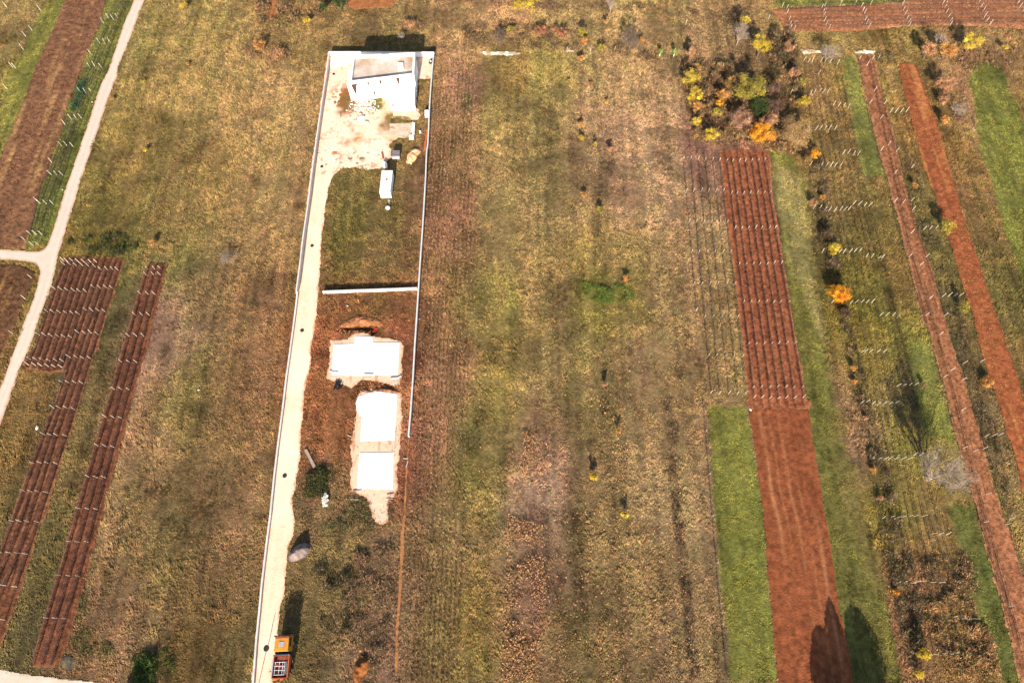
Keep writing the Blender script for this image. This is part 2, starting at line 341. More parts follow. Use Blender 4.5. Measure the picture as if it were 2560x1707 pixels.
# ------------------------------------------------------------------ soil, road and gravel outlines
P = {}
P['road'] = crp(0,0,[(1197,0),(1286,0),(1168,320),(1095,500),(1052,595),(1042,690),(975,850),(905,1060),(830,1290),(735,1568)])+crp(0,430,[(705,130),(640,350),(590,500),(545,650),(510,760),(490,880),(465,980),(440,1080),(400,1170),(350,1310),(262,1568)])+crp(0,850,[(200,200),(0,752)])+[(-60,1235),(-60,1100)]+crp(0,850,[(0,420),(160,0)])+crp(0,430,[(137,1568),(210,1350),(300,1120),(342,980),(357,890),(345,850),(310,820),(260,800),(190,790),(0,778)])+[(-60,648),(-60,628)]+crp(0,430,[(0,690),(140,700),(330,710),(375,700),(405,680),(430,640),(500,430),(565,210),(637,0)])+crp(0,0,[(720,1290),(800,1060),(850,900),(905,740),(960,640),(1030,440),(1110,200)])
P['track'] = crp(0,1267,[(-200,1415),(0,1448),(150,1475),(300,1500),(500,1523),(700,1545),(900,1568),(1200,1620),(1200,1760),(-200,1760)])
P['drive'] = crp(640,1267,[(-60,1568+200),(150,1568+200),(160,1400),(185,1150),(200,1060),(215,880),(245,820),(262,600),(285,360),(330,250),(345,120),(322,0)])+crp(640,850,[(345,1330),(375,1160),(395,1050),(397,900),(415,640),(440,400),(485,250),(485,110),(500,0)])+crp(640,430,[(515,1440),(540,1250),(555,1050),(575,820),(580,640),(600,480),(622,280),(650,130),(700,0)])+crp(640,0,[(740,1500),(760,1380),(740,1200),(720,1050),(790,700),(850,620),(870,470),(640,470),(540,1180),(480,1568)])+crp(640,430,[(435,470),(375,1000),(362,1090),(305,1568)])+crp(640,850,[(262,400),(200,900),(160,1220),(122,1568)])+crp(640,1267,[(45,700),(-5,1190)])
P['yard'] = crp(640,0,[(700,1568),(760,1510),(880,1490),(1000,1510),(1120,1490),(1165,1440),(1200,1400),(1205,1330),(1180,1290),(1250,1235),(1300,1225),(1400,1228),(1418,1090),(1200,1100),(1190,1045),(1330,1070),(1440,1065),(1470,1030),(1460,985),(1420,970),(1450,700),(1580,700),(1585,480),(650,480),(640,620),(560,1150),(500,1568)])
P['apron1'] = crp(800,780,[(175,510),(330,500),(490,480),(560,420),(640,370),(740,365),(850,380),(930,430),(1060,455),(1250,470),(1430,520),(1490,600),(1480,760),(1450,870),(1465,1010),(1465,1120),(1435,1310),(1340,1320),(1240,1290),(1100,1250),(900,1215),(720,1220),(640,1290),(560,1360),(430,1300),(250,1230),(95,1190),(150,1000),(170,850),(165,650)],7.127)
P['apron2'] = crp(640,850,[(930,450),(1000,430),(1150,440),(1300,480),(1290,600),(1310,660),(1290,900),(1270,1080),(1250,1200),(1265,1330),(1240,1390),(1180,1400),(1180,1500),(1175,1600),(1130,1640),(1060,1620),(1010,1500),(985,1400),(900,1370),(850,1340),(835,1230),(855,1080),(840,960),(870,800),(895,640),(890,540)])
P['fieldTL'] = [(180,-60),(290,-60)]+crp(0,0,[(935,0),(905,180),(790,440),(700,680),(600,960),(545,1180),(440,1440),(415,1568)])+crp(0,430,[(380,80),(345,220),(305,400),(265,520),(235,620),(238,690),(100,680),(0,672)])+[(-60,610),(-60,460)]+crp(0,0,[(0,1405),(110,1150),(240,820),(330,570),(450,310),(580,0)])
P['fieldSW'] = [(-60,640)]+crp(0,430,[(0,822),(120,825),(230,850),(300,900),(320,960),(285,1010),(240,1090),(195,1220),(140,1360),(90,1480),(60,1568)])+crp(0,850,[(0,150)])+[(-60,920)]
P['rowsA'] = crp(0,430,[(580,762),(620,752),(890,762),(1030,760),(1108,780),(1085,860),(1050,980),(1010,1110),(960,1260),(905,1430),(878,1568)])+crp(0,850,[(840,130),(790,300),(745,460),(690,640),(640,800),(600,920),(560,1070),(520,1180),(470,1340),(420,1568)])+crp(0,1267,[(360,160),(300,380),(230,600),(150,870),(60,1110),(0,1270)])+[(-30,1650),(-60,1500)]+crp(0,1267,[(-30,500),(0,360),(90,130),(130,0)])+crp(0,850,[(180,1350),(260,1140),(330,950),(420,700),(490,540),(550,380),(590,280),(430,292),(230,262),(200,225),(240,140)])+crp(0,430,[(310,1568),(380,1300),(450,1080),(520,900)])
P['rowsC'] = crp(0,430,[(1335,812),(1420,815),(1492,830),(1460,980),(1410,1150),(1360,1350),(1315,1568)])+crp(0,850,[(1285,150),(1230,340),(1170,570),(1105,820),(1040,1080),(980,1320),(918,1568)])+crp(0,1267,[(880,170),(830,400),(750,700),(670,1000),(590,1260),(530,1400),(450,1430),(290,1418),(300,1310),(380,1020),(460,760),(540,500),(600,300),(680,0)])+crp(0,850,[(700,1400),(780,1130),(870,830),(940,600),(1000,400),(1050,210),(1105,0)])+crp(0,430,[(1140,1400),(1180,1250),(1225,1080),(1275,920)])
P['rowsN'] = crp(1280,0,[(1850,1340),(2281,1348)])+crp(1920,0,[(15,1380)])+crp(1920,430,[(40,200),(90,480),(135,760),(180,1060),(215,1300),(262,1568)])+crp(1920,850,[(300,250),(340,520),(390,555),(370,600),(365,620),(0,640)])+crp(1280,850,[(2110,620),(2090,580),(2100,450),(2070,250),(2055,0)])+crp(1280,430,[(2030,1350),(2005,1100),(1960,780),(1910,430),(1870,0)])+crp(1280,0,[(1855,1440)])
P['fieldN'] = crp(1280,850,[(2105,640),(2200,600)])+crp(1920,850,[(0,600),(360,610),(385,760),(410,960),(450,1180),(480,1380),(512,1568)])+crp(1920,1267,[(545,260),(580,480),(605,700),(630,900),(680,1070),(720,1300),(760,1568),(790,1800),(110,1800),(95,1568),(60,1300),(30,900),(0,560)])+crp(1280,1267,[(2250,200),(2235,0)])+crp(1280,850,[(2220,1420),(2180,1060),(2145,830)])
P['stripR'] = crp(1920,0,[(770,490),(940,485),(970,620),(1010,790),(1060,980),(1120,1200),(1160,1380),(1200,1568)])+crp(1920,430,[(1290,350),(1340,520),(1400,670),(1460,850),(1510,1050),(1580,1300),(1640,1540)])+crp(1920,850,[(1740,300),(1800,520),(1880,800),(1950,1050),(2020,1300),(2090,1568)])+crp(1920,1267,[(2180,250),(2240,480),(2320,700),(2400,1568),(2240,1568),(2180,1250),(2060,820),(1960,430),(1880,120),(1850,0)])+crp(1920,850,[(1790,1300),(1720,1050),(1650,780),(1560,400),(1480,130),(1450,0)])+crp(1920,430,[(1370,1300),(1300,1000),(1250,780),(1180,520),(1130,330),(1060,50)])+crp(1920,0,[(1020,1480),(960,1250),(900,1000),(850,800),(810,620)])
P['stripT'] = crp(1920,0,[(1165,570),(1240,555),(1330,590),(1360,700),(1420,850),(1480,1020),(1530,1180),(1590,1380),(1635,1568)])+crp(1920,430,[(1690,200),(1740,400),(1820,620),(1900,850),(1960,1050),(2030,1260),(2100,1450),(2140,1600)])+crp(1920,850,[(2180,180),(2230,360),(2300,600),(2400,900),(2400,1500),(2300,1500),(2240,1200),(2190,1000),(2120,800),(2070,600),(2010,420),(1960,280),(1910,130),(1870,0)])+crp(1920,430,[(1840,1280),(1770,1120),(1700,900),(1650,700),(1590,560),(1610,520),(1560,430),(1500,250),(1440,80)])+crp(1920,0,[(1380,1480),(1340,1300),(1280,1080),(1220,850),(1175,680)])
P['fieldU'] = crp(1920,0,[(40,85),(200,75),(520,60),(850,45),(1190,18),(1500,-40),(2400,-60),(2400,265),(2281,262),(1800,232),(1500,232),(1280,240),(1000,262),(800,280),(500,282),(200,280),(150,262),(120,210),(60,130)])
P['patchB'] = crp(640,0,[(810,-60),(1240,-60),(1235,30),(1190,65),(1050,75),(870,95),(815,60)])
P['patchA'] = crp(640,0,[(140,-60),(210,-60),(180,60),(180,160),(110,165),(120,60)])
P['trail'] = crp(640,850,[(1351,870),(1364,870),(1362,1000),(1350,1150),(1340,1350),(1333,1568)])+crp(640,1267,[(1330,100),(1318,260),(1322,400),(1305,560),(1300,700),(1285,900),(1265,1130),(1270,1300),(1255,1500),(1238,1500),(1240,1300),(1245,1130),(1258,900),(1272,700),(1275,560),(1285,400),(1290,260),(1305,100)])+crp(640,850,[(1315,1560),(1325,1350),(1338,1150),(1348,1000)])
P['heap'] = crp(640,1267,[(880,1568),(860,1500),(880,1400),(950,1330),(990,1330),(1040,1360),(1010,1430),(950,1500),(920,1600)])
P['endM'] = crp(1280,0,[(1505,1335),(1860,1335),(1860,1460),(1510,1460)])
P['ash'] = crp(0,1267,[(540,1340),(600,1310),(670,1350),(680,1420),(600,1460),(540,1420)])
P['stonesA'] = crp(1280,0,[(1995-2281,455),(2281-2281,465),(80,470),(60,490),(-120,495),(-230,490),(-290,470)])
P['stonesB'] = crp(1920,0,[(290,448),(400,440),(480,452),(480,472),(320,488)])
P['stonesC'] = crp(1920,0,[(770,455),(860,445),(950,452),(965,470),(940,485),(780,480)])
P['stonesD'] = crp(1280,0,[(425,450),(490,445),(560,450),(550,462),(430,462)])
PW = {k: wpts(v) for k, v in P.items()}
TRENCH = cr(800,780,[(310,305),(420,268),(700,256),(900,250),(960,256),(1030,275),(1010,340),(1000,425),(940,450),(890,415),(900,352),(760,345),(600,340),(480,342),(350,335)],7.127)

def relief(x, y):
    """bumps of the open ground, always at or under zero"""
    r = -0.02-0.10*np.clip(0.5+fbm(x, y, 1.6, 2, 3), 0, 1)-0.05*noise(x, y, .5, 3)
    t = np.clip(sdist(x, y, TRENCH)/0.15+0.5, 0, 1)
    return r*(1-t)-1.1*t
# ground sheet: fine where the photo looks, stretching to the horizon
def axis(a, b, st, far):
    f = np.arange(a, b+st/2, st)
    s = []; d = st*3; v = b
    while v < far: v += d; s.append(v); d *= 1.5
    t = []; d = st*3; v = a
    while v > -far: v -= d; t.append(v); d *= 1.5
    return np.array(t[::-1]+list(f)+s)
gx = axis(-137, 137, 0.27, 3200); gy = axis(-9, 168, 0.27, 3200)
GX, GY = np.meshgrid(gx, gy); x = GX.ravel(); y = GY.ravel()
near = (np.abs(x) < 140) & (y > -12) & (y < 172)
z = np.full(x.shape, -0.08); z[near] = relief(x[near], y[near])
rgb = ground_rgb(x, y); b_, g_ = mottle(x, y)
rgb = shade(rgb, b_*0.56, g_)*K_ALB
nx_, ny_ = len(gx), len(gy)
ii = np.arange((ny_-1)*(nx_-1)); rr = ii//(nx_-1); cc = ii % (nx_-1); a0 = rr*nx_+cc
me = mesh_np('ground', np.stack([x, y, z], -1), np.stack([a0, a0+1, a0+nx_+1, a0+nx_], -1), rgb, True)
ground = tag(link('ground', me, M['ground']), kind='structure')

def axis_of(line):
    p, q = np.array(line[0], float), np.array(line[1], float); d = (q-p)/np.hypot(*(q-p)); return p, d, np.array([-d[1], d[0]])
def sheet(name, poly, z0, colf, hf=None, res=0.25, wob=0.35, wsc=1.2, mat='soil', kind='structure', excl=()):
    xs = [p[0] for p in poly]; ys = [p[1] for p in poly]
    X, Y = np.meshgrid(np.arange(min(xs)-1, max(xs)+1, res), np.arange(min(ys)-1, max(ys)+1, res))
    ny, nx = X.shape; x = X.ravel(); y = Y.ravel()
    d = sdist(x, y, poly)+wob*fbm(x, y, wsc, 5, 3)
    k = np.clip((d+0.05)/0.5, 0, 1)
    h = (hf(x, y, d) if hf else 0)*k
    i = np.arange((ny-1)*(nx-1)); r = i//(nx-1); c = i % (nx-1); a = r*nx+c
    q = np.stack([a, a+1, a+nx+1, a+nx], -1)
    keep = (d[q].mean(1) > 0)
    for e in excl:
        keep &= sdist(x[q].mean(1), y[q].mean(1), e) < 0.0
    q = q[keep]; used = np.unique(q); mp = np.full(len(x), -1); mp[used] = np.arange(len(used))
    V = np.stack([x, y, z0+h], -1)[used]
    me = mesh_np(name, V, mp[q], (colf(x[used], y[used], d[used]))*(K_SOIL if mat == 'soil' else K_GRAV), True)
    return tag(link(name, me, M[mat]), kind=kind)
def plough(base, alt, direction=(0, 1), sp=0.0, amp=0.10, streak=None, clod=0.35):
    dx, dy = direction; L = math.hypot(dx, dy); dx /= L; dy /= L
    bl, al = lin(base), lin(alt)
    def colf(x, y, d):
        u = -x*dy+y*dx*1.0; u = x*dy-y*dx; v = x*dx+y*dy
        t = np.clip(0.5+0.8*fbm(u*1.5, v*0.12, 2.2, 1, 3)+0.35*fbm(x, y, 0.8, 2, 2), 0, 1)[..., None]
        c = bl*(1-t)+al*t
        b = 1+clod*fbm(x, y, 0.7, 3, 2)+0.12*fbm(x, y, 6, 4, 2)
        if streak is not None:
            s = np.clip(fbm(u, v*0.10, 1.6, 6, 2)*2.2-0.25, 0, 1)[..., None]; c = c*(1-s)+lin(streak)*s
        return c*np.clip(b, 0.4, 1.8)[..., None]
    def hf(x, y, d):
        u = x*dy-y*dx
        h = 0.02+amp*np.clip(0.5+fbm(x, y, 0.9, 2, 3), 0, 1)
        if sp: h = h+0.07*(0.5+0.5*np.cos(u*2*math.pi/sp))
        return h
    return colf, hf
# ------------------------------------------------------------------ vine posts
PL = """A|roadside red vineyard|0,430|565,790 605,800;650,795 705,805 760,810 815,808 863,807
A|roadside red vineyard|0,430|580,830 632,830 685,838 742,838 797,845 853,850
A|roadside red vineyard|0,430|498,1048 555,1052 610,1057 666,1062 720,1070 775,1073
A|roadside red vineyard|0,430|430,1250 485,1253 543,1258 600,1263 655,1266 712,1270
A|roadside red vineyard|0,430|358,1455 413,1460 470,1465 530,1470 586,1474 645,1478
A|roadside red vineyard|0,850|278,175 337,180 395,185 453,190 512,190 570,193
A|roadside red vineyard|0,850|262,225 320,228 375,232 437,237 495,240 555,243
B|long four-row vineyard|0,430|905,875 960,875 1010,873 1058,878
B|long four-row vineyard|0,430|845,1035 900,1038 955,1035 1010,1042
B|long four-row vineyard|0,430|775,1235 832,1242 885,1240 943,1248
B|long four-row vineyard|0,430|705,1435 770,1445 818,1438 880,1450
B|long four-row vineyard|0,850|632,158 695,162 750,165 812,167
B|long four-row vineyard|0,850|565,383 620,383 680,385 740,388
B|long four-row vineyard|0,850|485,607 545,610 603,610 672,622
B|long four-row vineyard|0,850|405,845 462,848 517,850 597,858
B|long four-row vineyard|0,850|305,1097 375,1098 435,1098 517,1105
B|long four-row vineyard|0,850|225,1345 292,1352 353,1352 433,1360
B|long four-row vineyard|0,1267|130,128 193,130 262,133 348,135
B|long four-row vineyard|0,1267|18,405 100,408 182,412 252,420
B|long four-row vineyard|0,1267|-30,690 -20,695 58,700 155,710
B|long four-row vineyard|0,1267|50,1003
C|three-row vineyard|0,430|1320,868 1383,870 1440,868
C|three-row vineyard|0,430|1305,918 1372,918 1432,920
C|three-row vineyard|0,430|1257,1090 1325,1092 1386,1094
C|three-row vineyard|0,430|1208,1275 1273,1278 1335,1280
C|three-row vineyard|0,430|1155,1465 1222,1465 1286,1466
C|three-row vineyard|0,850|1090,198 1160,200 1224,202
C|three-row vineyard|0,850|1025,440 1092,442 1158,445
C|three-row vineyard|0,850|953,690 1022,694 1088,697
C|three-row vineyard|0,850|880,943 950,950 1020,955
C|three-row vineyard|0,850|797,1220 875,1225 945,1226
C|three-row vineyard|0,850|717,1500 795,1506 873,1509
C|three-row vineyard|0,1267|635,305 713,312 790,312
C|three-row vineyard|0,1267|545,608 628,614 712,616
C|three-row vineyard|0,1267|432,988 515,990 595,993
D|green strip beside the road|0,0|925,208 970,165 1013,178 1048,160
D|green strip beside the road|0,0|890,388 937,388 985,388
D|green strip beside the road|0,0|810,482 803,605 845,592 908,607
D|green strip beside the road|0,0|718,822 768,832 818,832
D|green strip beside the road|0,0|578,1108 635,1060 685,1062 727,1055
D|green strip beside the road|0,0|550,1300 595,1297 652,1307
D|green strip beside the road|0,0|462,1447 458,1557 508,1560 560,1560
D|green strip beside the road|0,430|335,262 362,282 415,282 475,287
D|green strip beside the road|0,430|275,557 325,557 378,560
D|green strip beside the road|0,430|223,607 298,655 350,655
E|top left corner meadow|0,0|60,65 360,93
E|top left corner meadow|0,0|228,325 283,268
E|top left corner meadow|0,0|112,600 138,607 207,440
E|top left corner meadow|0,0|63,793
F|brown plot west of road|0,430|285,945
F|brown plot west of road|0,430|228,1133
F|brown plot west of road|0,430|118,1440
M|grassy six-row vineyard|1280,0|1523,1432 1590,1425 1657,1430 1715,1438 1783,1438 1847,1438
M|grassy six-row vineyard|1280,430|1550,187 1615,182 1683,182 1747,182 1813,180 1880,180
M|grassy six-row vineyard|1280,430|1573,455 1638,455 1705,460 1773,458 1845,458 1912,463
M|grassy six-row vineyard|1280,430|1595,727 1660,725 1733,725 1800,725 1872,727 1940,725
M|grassy six-row vineyard|1280,430|1618,1008 1687,1008 1760,1005 1830,1007 1903,1007 1977,1008
M|grassy six-row vineyard|1280,430|1640,1238 1712,1300 1785,1298 1858,1302 1935,1300 2007,1300
M|grassy six-row vineyard|1280,850|1742,150 1813,150 1893,155 1970,158 2045,155
M|grassy six-row vineyard|1280,850|1768,473 1845,478 1928,480 2003,485 2075,478
N|seven-row red vineyard|1280,0|1907,1453 1960,1453 2017,1453 2073,1450 2130,1445 2185,1447 2245,1440
N|seven-row red vineyard|1280,430|1947,205 1997,207 2055,207 2115,203 2175,203 2235,205 2290,200
N|seven-row red vineyard|1280,430|1980,515 2037,515 2100,513 2160,512 2217,512 2281,510 2339,510
N|seven-row red vineyard|1280,430|2017,838 2075,835 2140,833 2200,833 2265,833 2326,828 2394,825
N|seven-row red vineyard|1280,430|2055,1172 2120,1172 2187,1172 2255,1170 2319,1172 2381,1172 2453,1172
N|seven-row red vineyard|1280,430|2098,1543 2165,1543 2237,1540 2301,1537 2368,1535 2438,1535 2513,1533
N|seven-row red vineyard|1280,850|2142,430 2212,430 2286,428 2358,425 2431,425 2499,430 2578,430
N|seven-row red vineyard|1280,850|2152,515 2222,515 2291,522 2366,522 2436,517 2509,517 2589,515
P|olive strip vineyard|1920,0|317,543 357,555 393,555 470,552 505,553 548,563 617,573
P|olive strip vineyard|1920,0|203,830 447,663
P|olive strip vineyard|1920,0|375,843 412,835 455,825 485,832 525,832
P|olive strip vineyard|1920,0|422,1157 458,1157 503,1157 540,1157 592,1157
P|olive strip vineyard|1920,0|375,1473 470,1487 512,1483 555,1482 592,1485 637,1485
P|olive strip vineyard|1920,430|403,328 455,328 503,342 540,347 588,352 638,345 673,343 713,340
P|olive strip vineyard|1920,430|482,717 633,720 673,720 725,717 768,710 815,707
P|olive strip vineyard|1920,430|565,1165 728,1175 772,1168 830,1160 875,1165 922,1163
P|olive strip vineyard|1920,850|833,107 862,107 905,107 975,105 1030,107
P|olive strip vineyard|1920,850|817,565 870,555 925,572 975,575 1027,572 1083,567 1133,562
P|olive strip vineyard|1920,850|918,1060 977,1062 1033,1062 1072,1060 1132,1060 1190,1060 1250,1060 1297,1027 1347,1030
P|olive strip vineyard|1920,1267|1017,100 1085,92 1150,93 1192,90 1252,82 1303,83 1375,82
P|olive strip vineyard|1920,1267|1145,675 1213,673 1268,675 1310,668 1368,660 1448,670 1530,673
P|olive strip vineyard|1920,1267|1478,1307 1540,1303 1600,1300 1660,1299
Q|vines right of olive strip|1920,0|580,940 625,950 672,957 712,967
Q|vines right of olive strip|1920,0|663,1375 708,1370 757,1383 798,1385
Q|vines right of olive strip|1920,430|757,290 805,293 855,308 898,305
Q|vines right of olive strip|1920,430|870,758 917,765 972,775 1012,768
Q|vines right of olive strip|1920,430|997,1280 1045,1280 1105,1285 1145,1298
Q|vines right of olive strip|1920,850|1147,412 1198,407 1255,403 1300,403
Q|vines right of olive strip|1920,1267|1443,300 1463,240 1525,243 1590,247
Q|vines right of olive strip|1920,1267|1645,982 1720,993 1793,995 1843,998
R|narrow pale red strip|1920,0|807,540 878,588 925,535 975,535
R|narrow pale red strip|1920,0|945,815
R|narrow pale red strip|1920,0|903,925 1033,930
R|narrow pale red strip|1920,0|998,1062
R|narrow pale red strip|1920,0|1003,1343 1065,1300 1140,1355
R|narrow pale red strip|1920,0|1125,1552
R|narrow pale red strip|1920,430|1125,267 1197,280 1268,265
R|narrow pale red strip|1920,430|1272,547 1285,340
R|narrow pale red strip|1920,430|1253,760 1352,833 1403,760
R|narrow pale red strip|1920,430|1437,1130
R|narrow pale red strip|1920,430|1403,1280 1567,1283
R|narrow pale red strip|1920,430|1527,1450
R|narrow pale red strip|1920,850|1625,272 1740,207
R|narrow pale red strip|1920,850|1563,335 1730,357
R|narrow pale red strip|1920,850|1723,628
R|narrow pale red strip|1920,850|1733,968 1828,992 1913,972
R|narrow pale red strip|1920,850|1940,1377
R|narrow pale red strip|1920,1267|1922,137 2112,157 2148,108
R|narrow pale red strip|1920,1267|2140,888
U|weedy verge between red strips|1920,0|1088,1003 1133,1003 1180,1003 1230,997
U|weedy verge between red strips|1920,0|1272,1503
U|weedy verge between red strips|1920,430|1383,517 1433,515 1487,508
U|weedy verge between red strips|1920,430|1550,1113 1605,1107 1655,1107 1708,1103
U|weedy verge between red strips|1920,850|1895,192
U|weedy verge between red strips|1920,850|1932,860 1997,855 2050,850
V|row edging the green lawn|1280,850|1720,820
V|row edging the green lawn|1280,850|1750,1200
V|row edging the green lawn|1280,1267|1780,88
V|row edging the green lawn|1280,1267|1818,503
V|row edging the green lawn|1280,1267|1845,862
V|row edging the green lawn|1280,1267|1890,1290
T|top right red vineyard|1920,0|5,170 125,65 160,90 167,125 180,192 190,232 198,262 232,268
T|top right red vineyard|1920,0|503,58 475,80 487,120 490,150 500,193 512,227 540,258
T|top right red vineyard|1920,0|640,50 770,47 910,45 827,68 840,107 857,127 862,187 873,218 893,252
T|top right red vineyard|1920,0|1190,52 1200,97 1215,137 1230,180 1242,213 1252,240
T|top right red vineyard|1920,0|1593,20 1550,47 1568,80 1582,122 1597,165 1612,208 1620,227
T|top right red vineyard|1920,0|1877,28 1890,68 1910,108 1925,155 1942,193 1972,223
T|top right red vineyard|1920,0|2220,38 2237,73 2265,108 2278,155
X|hedge behind the meadow|1280,0|490,465 697,463 915,457 1103,222 1548,220"""
ORD = ['first', 'second', 'third', 'fourth', 'fifth', 'sixth', 'seventh', 'eighth', 'ninth', 'tenth', 'eleventh', 'twelfth', 'thirteenth', 'fourteenth', 'fifteenth', 'sixteenth', 'seventeenth', 'eighteenth', 'nineteenth', 'twentieth']
BL = {}; posts = []; blocks = {}
for ln in PL.split('\n'):
    b, desc, org, pts = ln.split('|'); ox, oy = map(float, org.split(','))
    pp = [tuple(map(float, q.split(','))) for q in pts.replace(';', ' ').split()]
    k = BL.get(b, 0); BL[b] = k+1; row = []
    for i, (x, y) in enumerate(pp):
        q = at(ox+x/3.564, oy+y/3.564); row.append((q[0], q[1])); px, py = ox+x/3.564, oy+y/3.564
        L = math.hypot(px-NAD[0], py-NAD[1])*1.5/(CAMH*.9+q[1]*.44)
        posts.append((L/(CAMH*.9+q[1]*.44), b, desc, k, i, len(pp), q[0], q[1]))
    blocks.setdefault(b, []).append(row)

RPX = [[(2145, 150), (2180, 330), (2210, 430), (2240, 560), (2290, 730), (2340, 900), (2380, 1060), (2440, 1270), (2500, 1480), (2530, 1600)], [(2170, 148), (2205, 300), (2235, 440), (2270, 600), (2310, 740), (2360, 900), (2405, 1080), (2460, 1290), (2500, 1430), (2550, 1620)], [(2190, 150), (2217, 290), (2250, 420), (2290, 570), (2320, 660), (2380, 850), (2430, 1010), (2480, 1180), (2530, 1350), (2575, 1500)]]
# ------------------------------------------------------------------ roads, gravel and soil sheets
def flatcol(a, b, sc=4.0, clod=0.06, ruts=None):
    al, bl = lin(a), lin(b)
    def f(x, y, d):
        t = np.clip(0.5+fbm(x, y, sc, 3, 4)*1.2, 0, 1)[..., None]
        return (al*(1-t)+bl*t)*(1+clod*fbm(x, y, .6, 1, 2))[..., None]
    return f
def roadcol(x, y, d):
    # pale compacted crushed stone, two lighter wheel tracks, ochre edges
    w_ = np.clip(d, 0, 4); tr = np.exp(-((w_-0.85)/0.3)**2)*0.10
    c = lin((230, 202, 182))*(1+0.05*fbm(x, y, 5, 2, 3)+tr)[..., None]
    e = np.clip((0.45-d)/0.4+0.4*fbm(x, y, 1, 1, 2), 0, 1)[..., None]*0.55
    return (c*(1-e)+lin((190, 150, 106))*e)*0.86
def drivecol(x, y, d):
    rut = .05*np.exp(-((np.abs(d-2.0)-.75)/.28)**2)
    a = lin((255, 222, 194)); t = np.clip(0.35+0.8*fbm(x, y, 5, 2, 4), 0, 1)[..., None]
    c = a*(1-t)+lin((250, 202, 166))*t
    e = np.clip((0.35-d)/0.5+0.9*fbm(x, y, 1.3, 1, 3), 0, 1)[..., None]*0.85
    c = c*(1-e)+lin((214, 154, 106))*e
    return c*(.97+rut)[..., None]*(1+.05*fbm(x, y, 1.2, 5, 3))[..., None]
def yardcol(x, y, d):
    c = drivecol(x, y, np.maximum(d, 3.5))
    px, py = proj(x, y)
    m = np.clip(1.9*fbm(x, y, 2.2, 6, 4)-0.30-0.35*(py < 300)*(px < 850), 0, 1)[..., None]
    c = c*(1-0.75*m)+lin((170, 112, 70))*0.75*m
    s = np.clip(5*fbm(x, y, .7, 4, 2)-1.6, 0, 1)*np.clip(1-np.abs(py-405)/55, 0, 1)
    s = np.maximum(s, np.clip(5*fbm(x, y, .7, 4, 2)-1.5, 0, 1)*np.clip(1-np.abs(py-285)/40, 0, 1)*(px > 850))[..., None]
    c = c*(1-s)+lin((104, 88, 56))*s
    for cx, cy, r, k, cl in [(856, 240, 2.6, 1.0, (168, 104, 62)), (865, 262, 2.0, .9, (150, 96, 58)), (838, 380, .8, .8, (190, 116, 70)), (845, 395, .9, .8, (186, 112, 70)), (895, 345, 1.2, .7, (196, 130, 82)), (866, 357, 1.0, .5, (186, 120, 76)), (985, 345, 1.6, .4, (214, 160, 100)), (870, 255, 3.2, .5, (120, 96, 54)), (947, 258, 1.5, .9, (96, 98, 48)), (925, 262, 2.0, .5, (120, 104, 60)), (980, 300, 2.2, .75, (122, 108, 62)), (1004, 300, 2.2, .7, (122, 104, 62)), (960, 318, 1.6, .45, (140, 104, 66))]:
        q = at(cx, cy); g = np.clip(k*1.6*np.exp(-((x-q[0])**2+((y-q[1])*.8)**2)/r**2)*(1+0.9*fbm(x, y, 1.2, 2, 3)), 0, 1)[..., None]
        c = c*(1-g)+lin(cl)*g
    return c
def aproncol(x, y, d):
    e = np.clip((0.5-d)/0.7+0.7*fbm(x, y, .8, 1, 3), 0, 1)[..., None]
    s = np.clip(fbm(x*3, y*.35, 1.5, 5, 2)*3-1.1, 0, .7)[..., None]
    c = lin((234, 194, 164))*(1-e*.7)+lin((206, 150, 104))*e*.7
    return c*(1-s)+lin((176, 120, 84))*s
def rowdist(x, y, rows):
    best = np.full(x.shape, 1e9); sg = np.zeros(x.shape)
    for r in rows:
        for (x0, y0), (x1, y1) in zip(r[:-1], r[1:]):
            ex, ey = x1-x0, y1-y0; L = math.hypot(ex, ey)+1e-9; t = ((x-x0)*ex+(y-y0)*ey)/L**2
            lat = ((x-x0)*ey-(y-y0)*ex)/L; ok = (t > -1.2) & (t < 2.2); a = np.abs(lat)+np.where((t < -.02) | (t > 1.02), .05+np.abs(t-.5)*.05, 0)
            k = ok & (a < best); best = np.where(k, a, best); sg = np.where(k, lat if ey < 0 else -lat, sg)
    return best, sg
def rowsoil(base, alt, line, rows, strength=1.0):
    bl, al, ll = lin(base), lin(alt), lin(line)
    def colf(x, y, d):
        t = np.clip(.5+.7*fbm(x, y, 5, 1, 3)+.5*fbm(x, y, .9, 2, 2), 0, 1)[..., None]; c = bl*(1-t)+al*t
        b, s = rowdist(x, y, rows); w_ = .10*fbm(x, y, 1.2, 3, 2)
        row_shade = np.exp(-((s-.12+w_)/.17)**2)*(b < 1.2)*.50*strength; lt = np.exp(-((s+.34+w_)/.13)**2)*(b < 1.2)*.65*strength*np.clip(.6+fbm(x, y, 2, 4, 2), 0, 1)  # dark line: furrow and cordon shadow put into the soil colour
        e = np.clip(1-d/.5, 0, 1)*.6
        c = c*(1-row_shade)[..., None]; lt = np.maximum(lt, e)[..., None]; c = c*(1-lt)+ll*lt
        return c*np.clip(1+.75*fbm(x, y, .45, 6, 2)+.10*fbm(x, y, 6, 4, 2), .3, 2)[..., None]
    def hf(x, y, d):
        b, s = rowdist(x, y, rows)
        return .02+.045*np.clip(.5+fbm(x, y, .5, 2, 2), 0, 1)+.03*np.exp(-(b/.3)**2)
    return colf, hf
def colrows(b, n, skip=(), off=0):
    rows = [r for i, r in enumerate(blocks[b]) if i not in skip and len(r) >= n]; return [[r[j+off] for r in rows] for j in range(n)]
tiny = lambda a: (lambda x, y, d: 0.01+a*np.clip(.5+fbm(x, y, .8, 3, 2), 0, 1))
sheet('road', PW['road'], 0.012, roadcol, tiny(.015), .2, .12, .9, 'road')
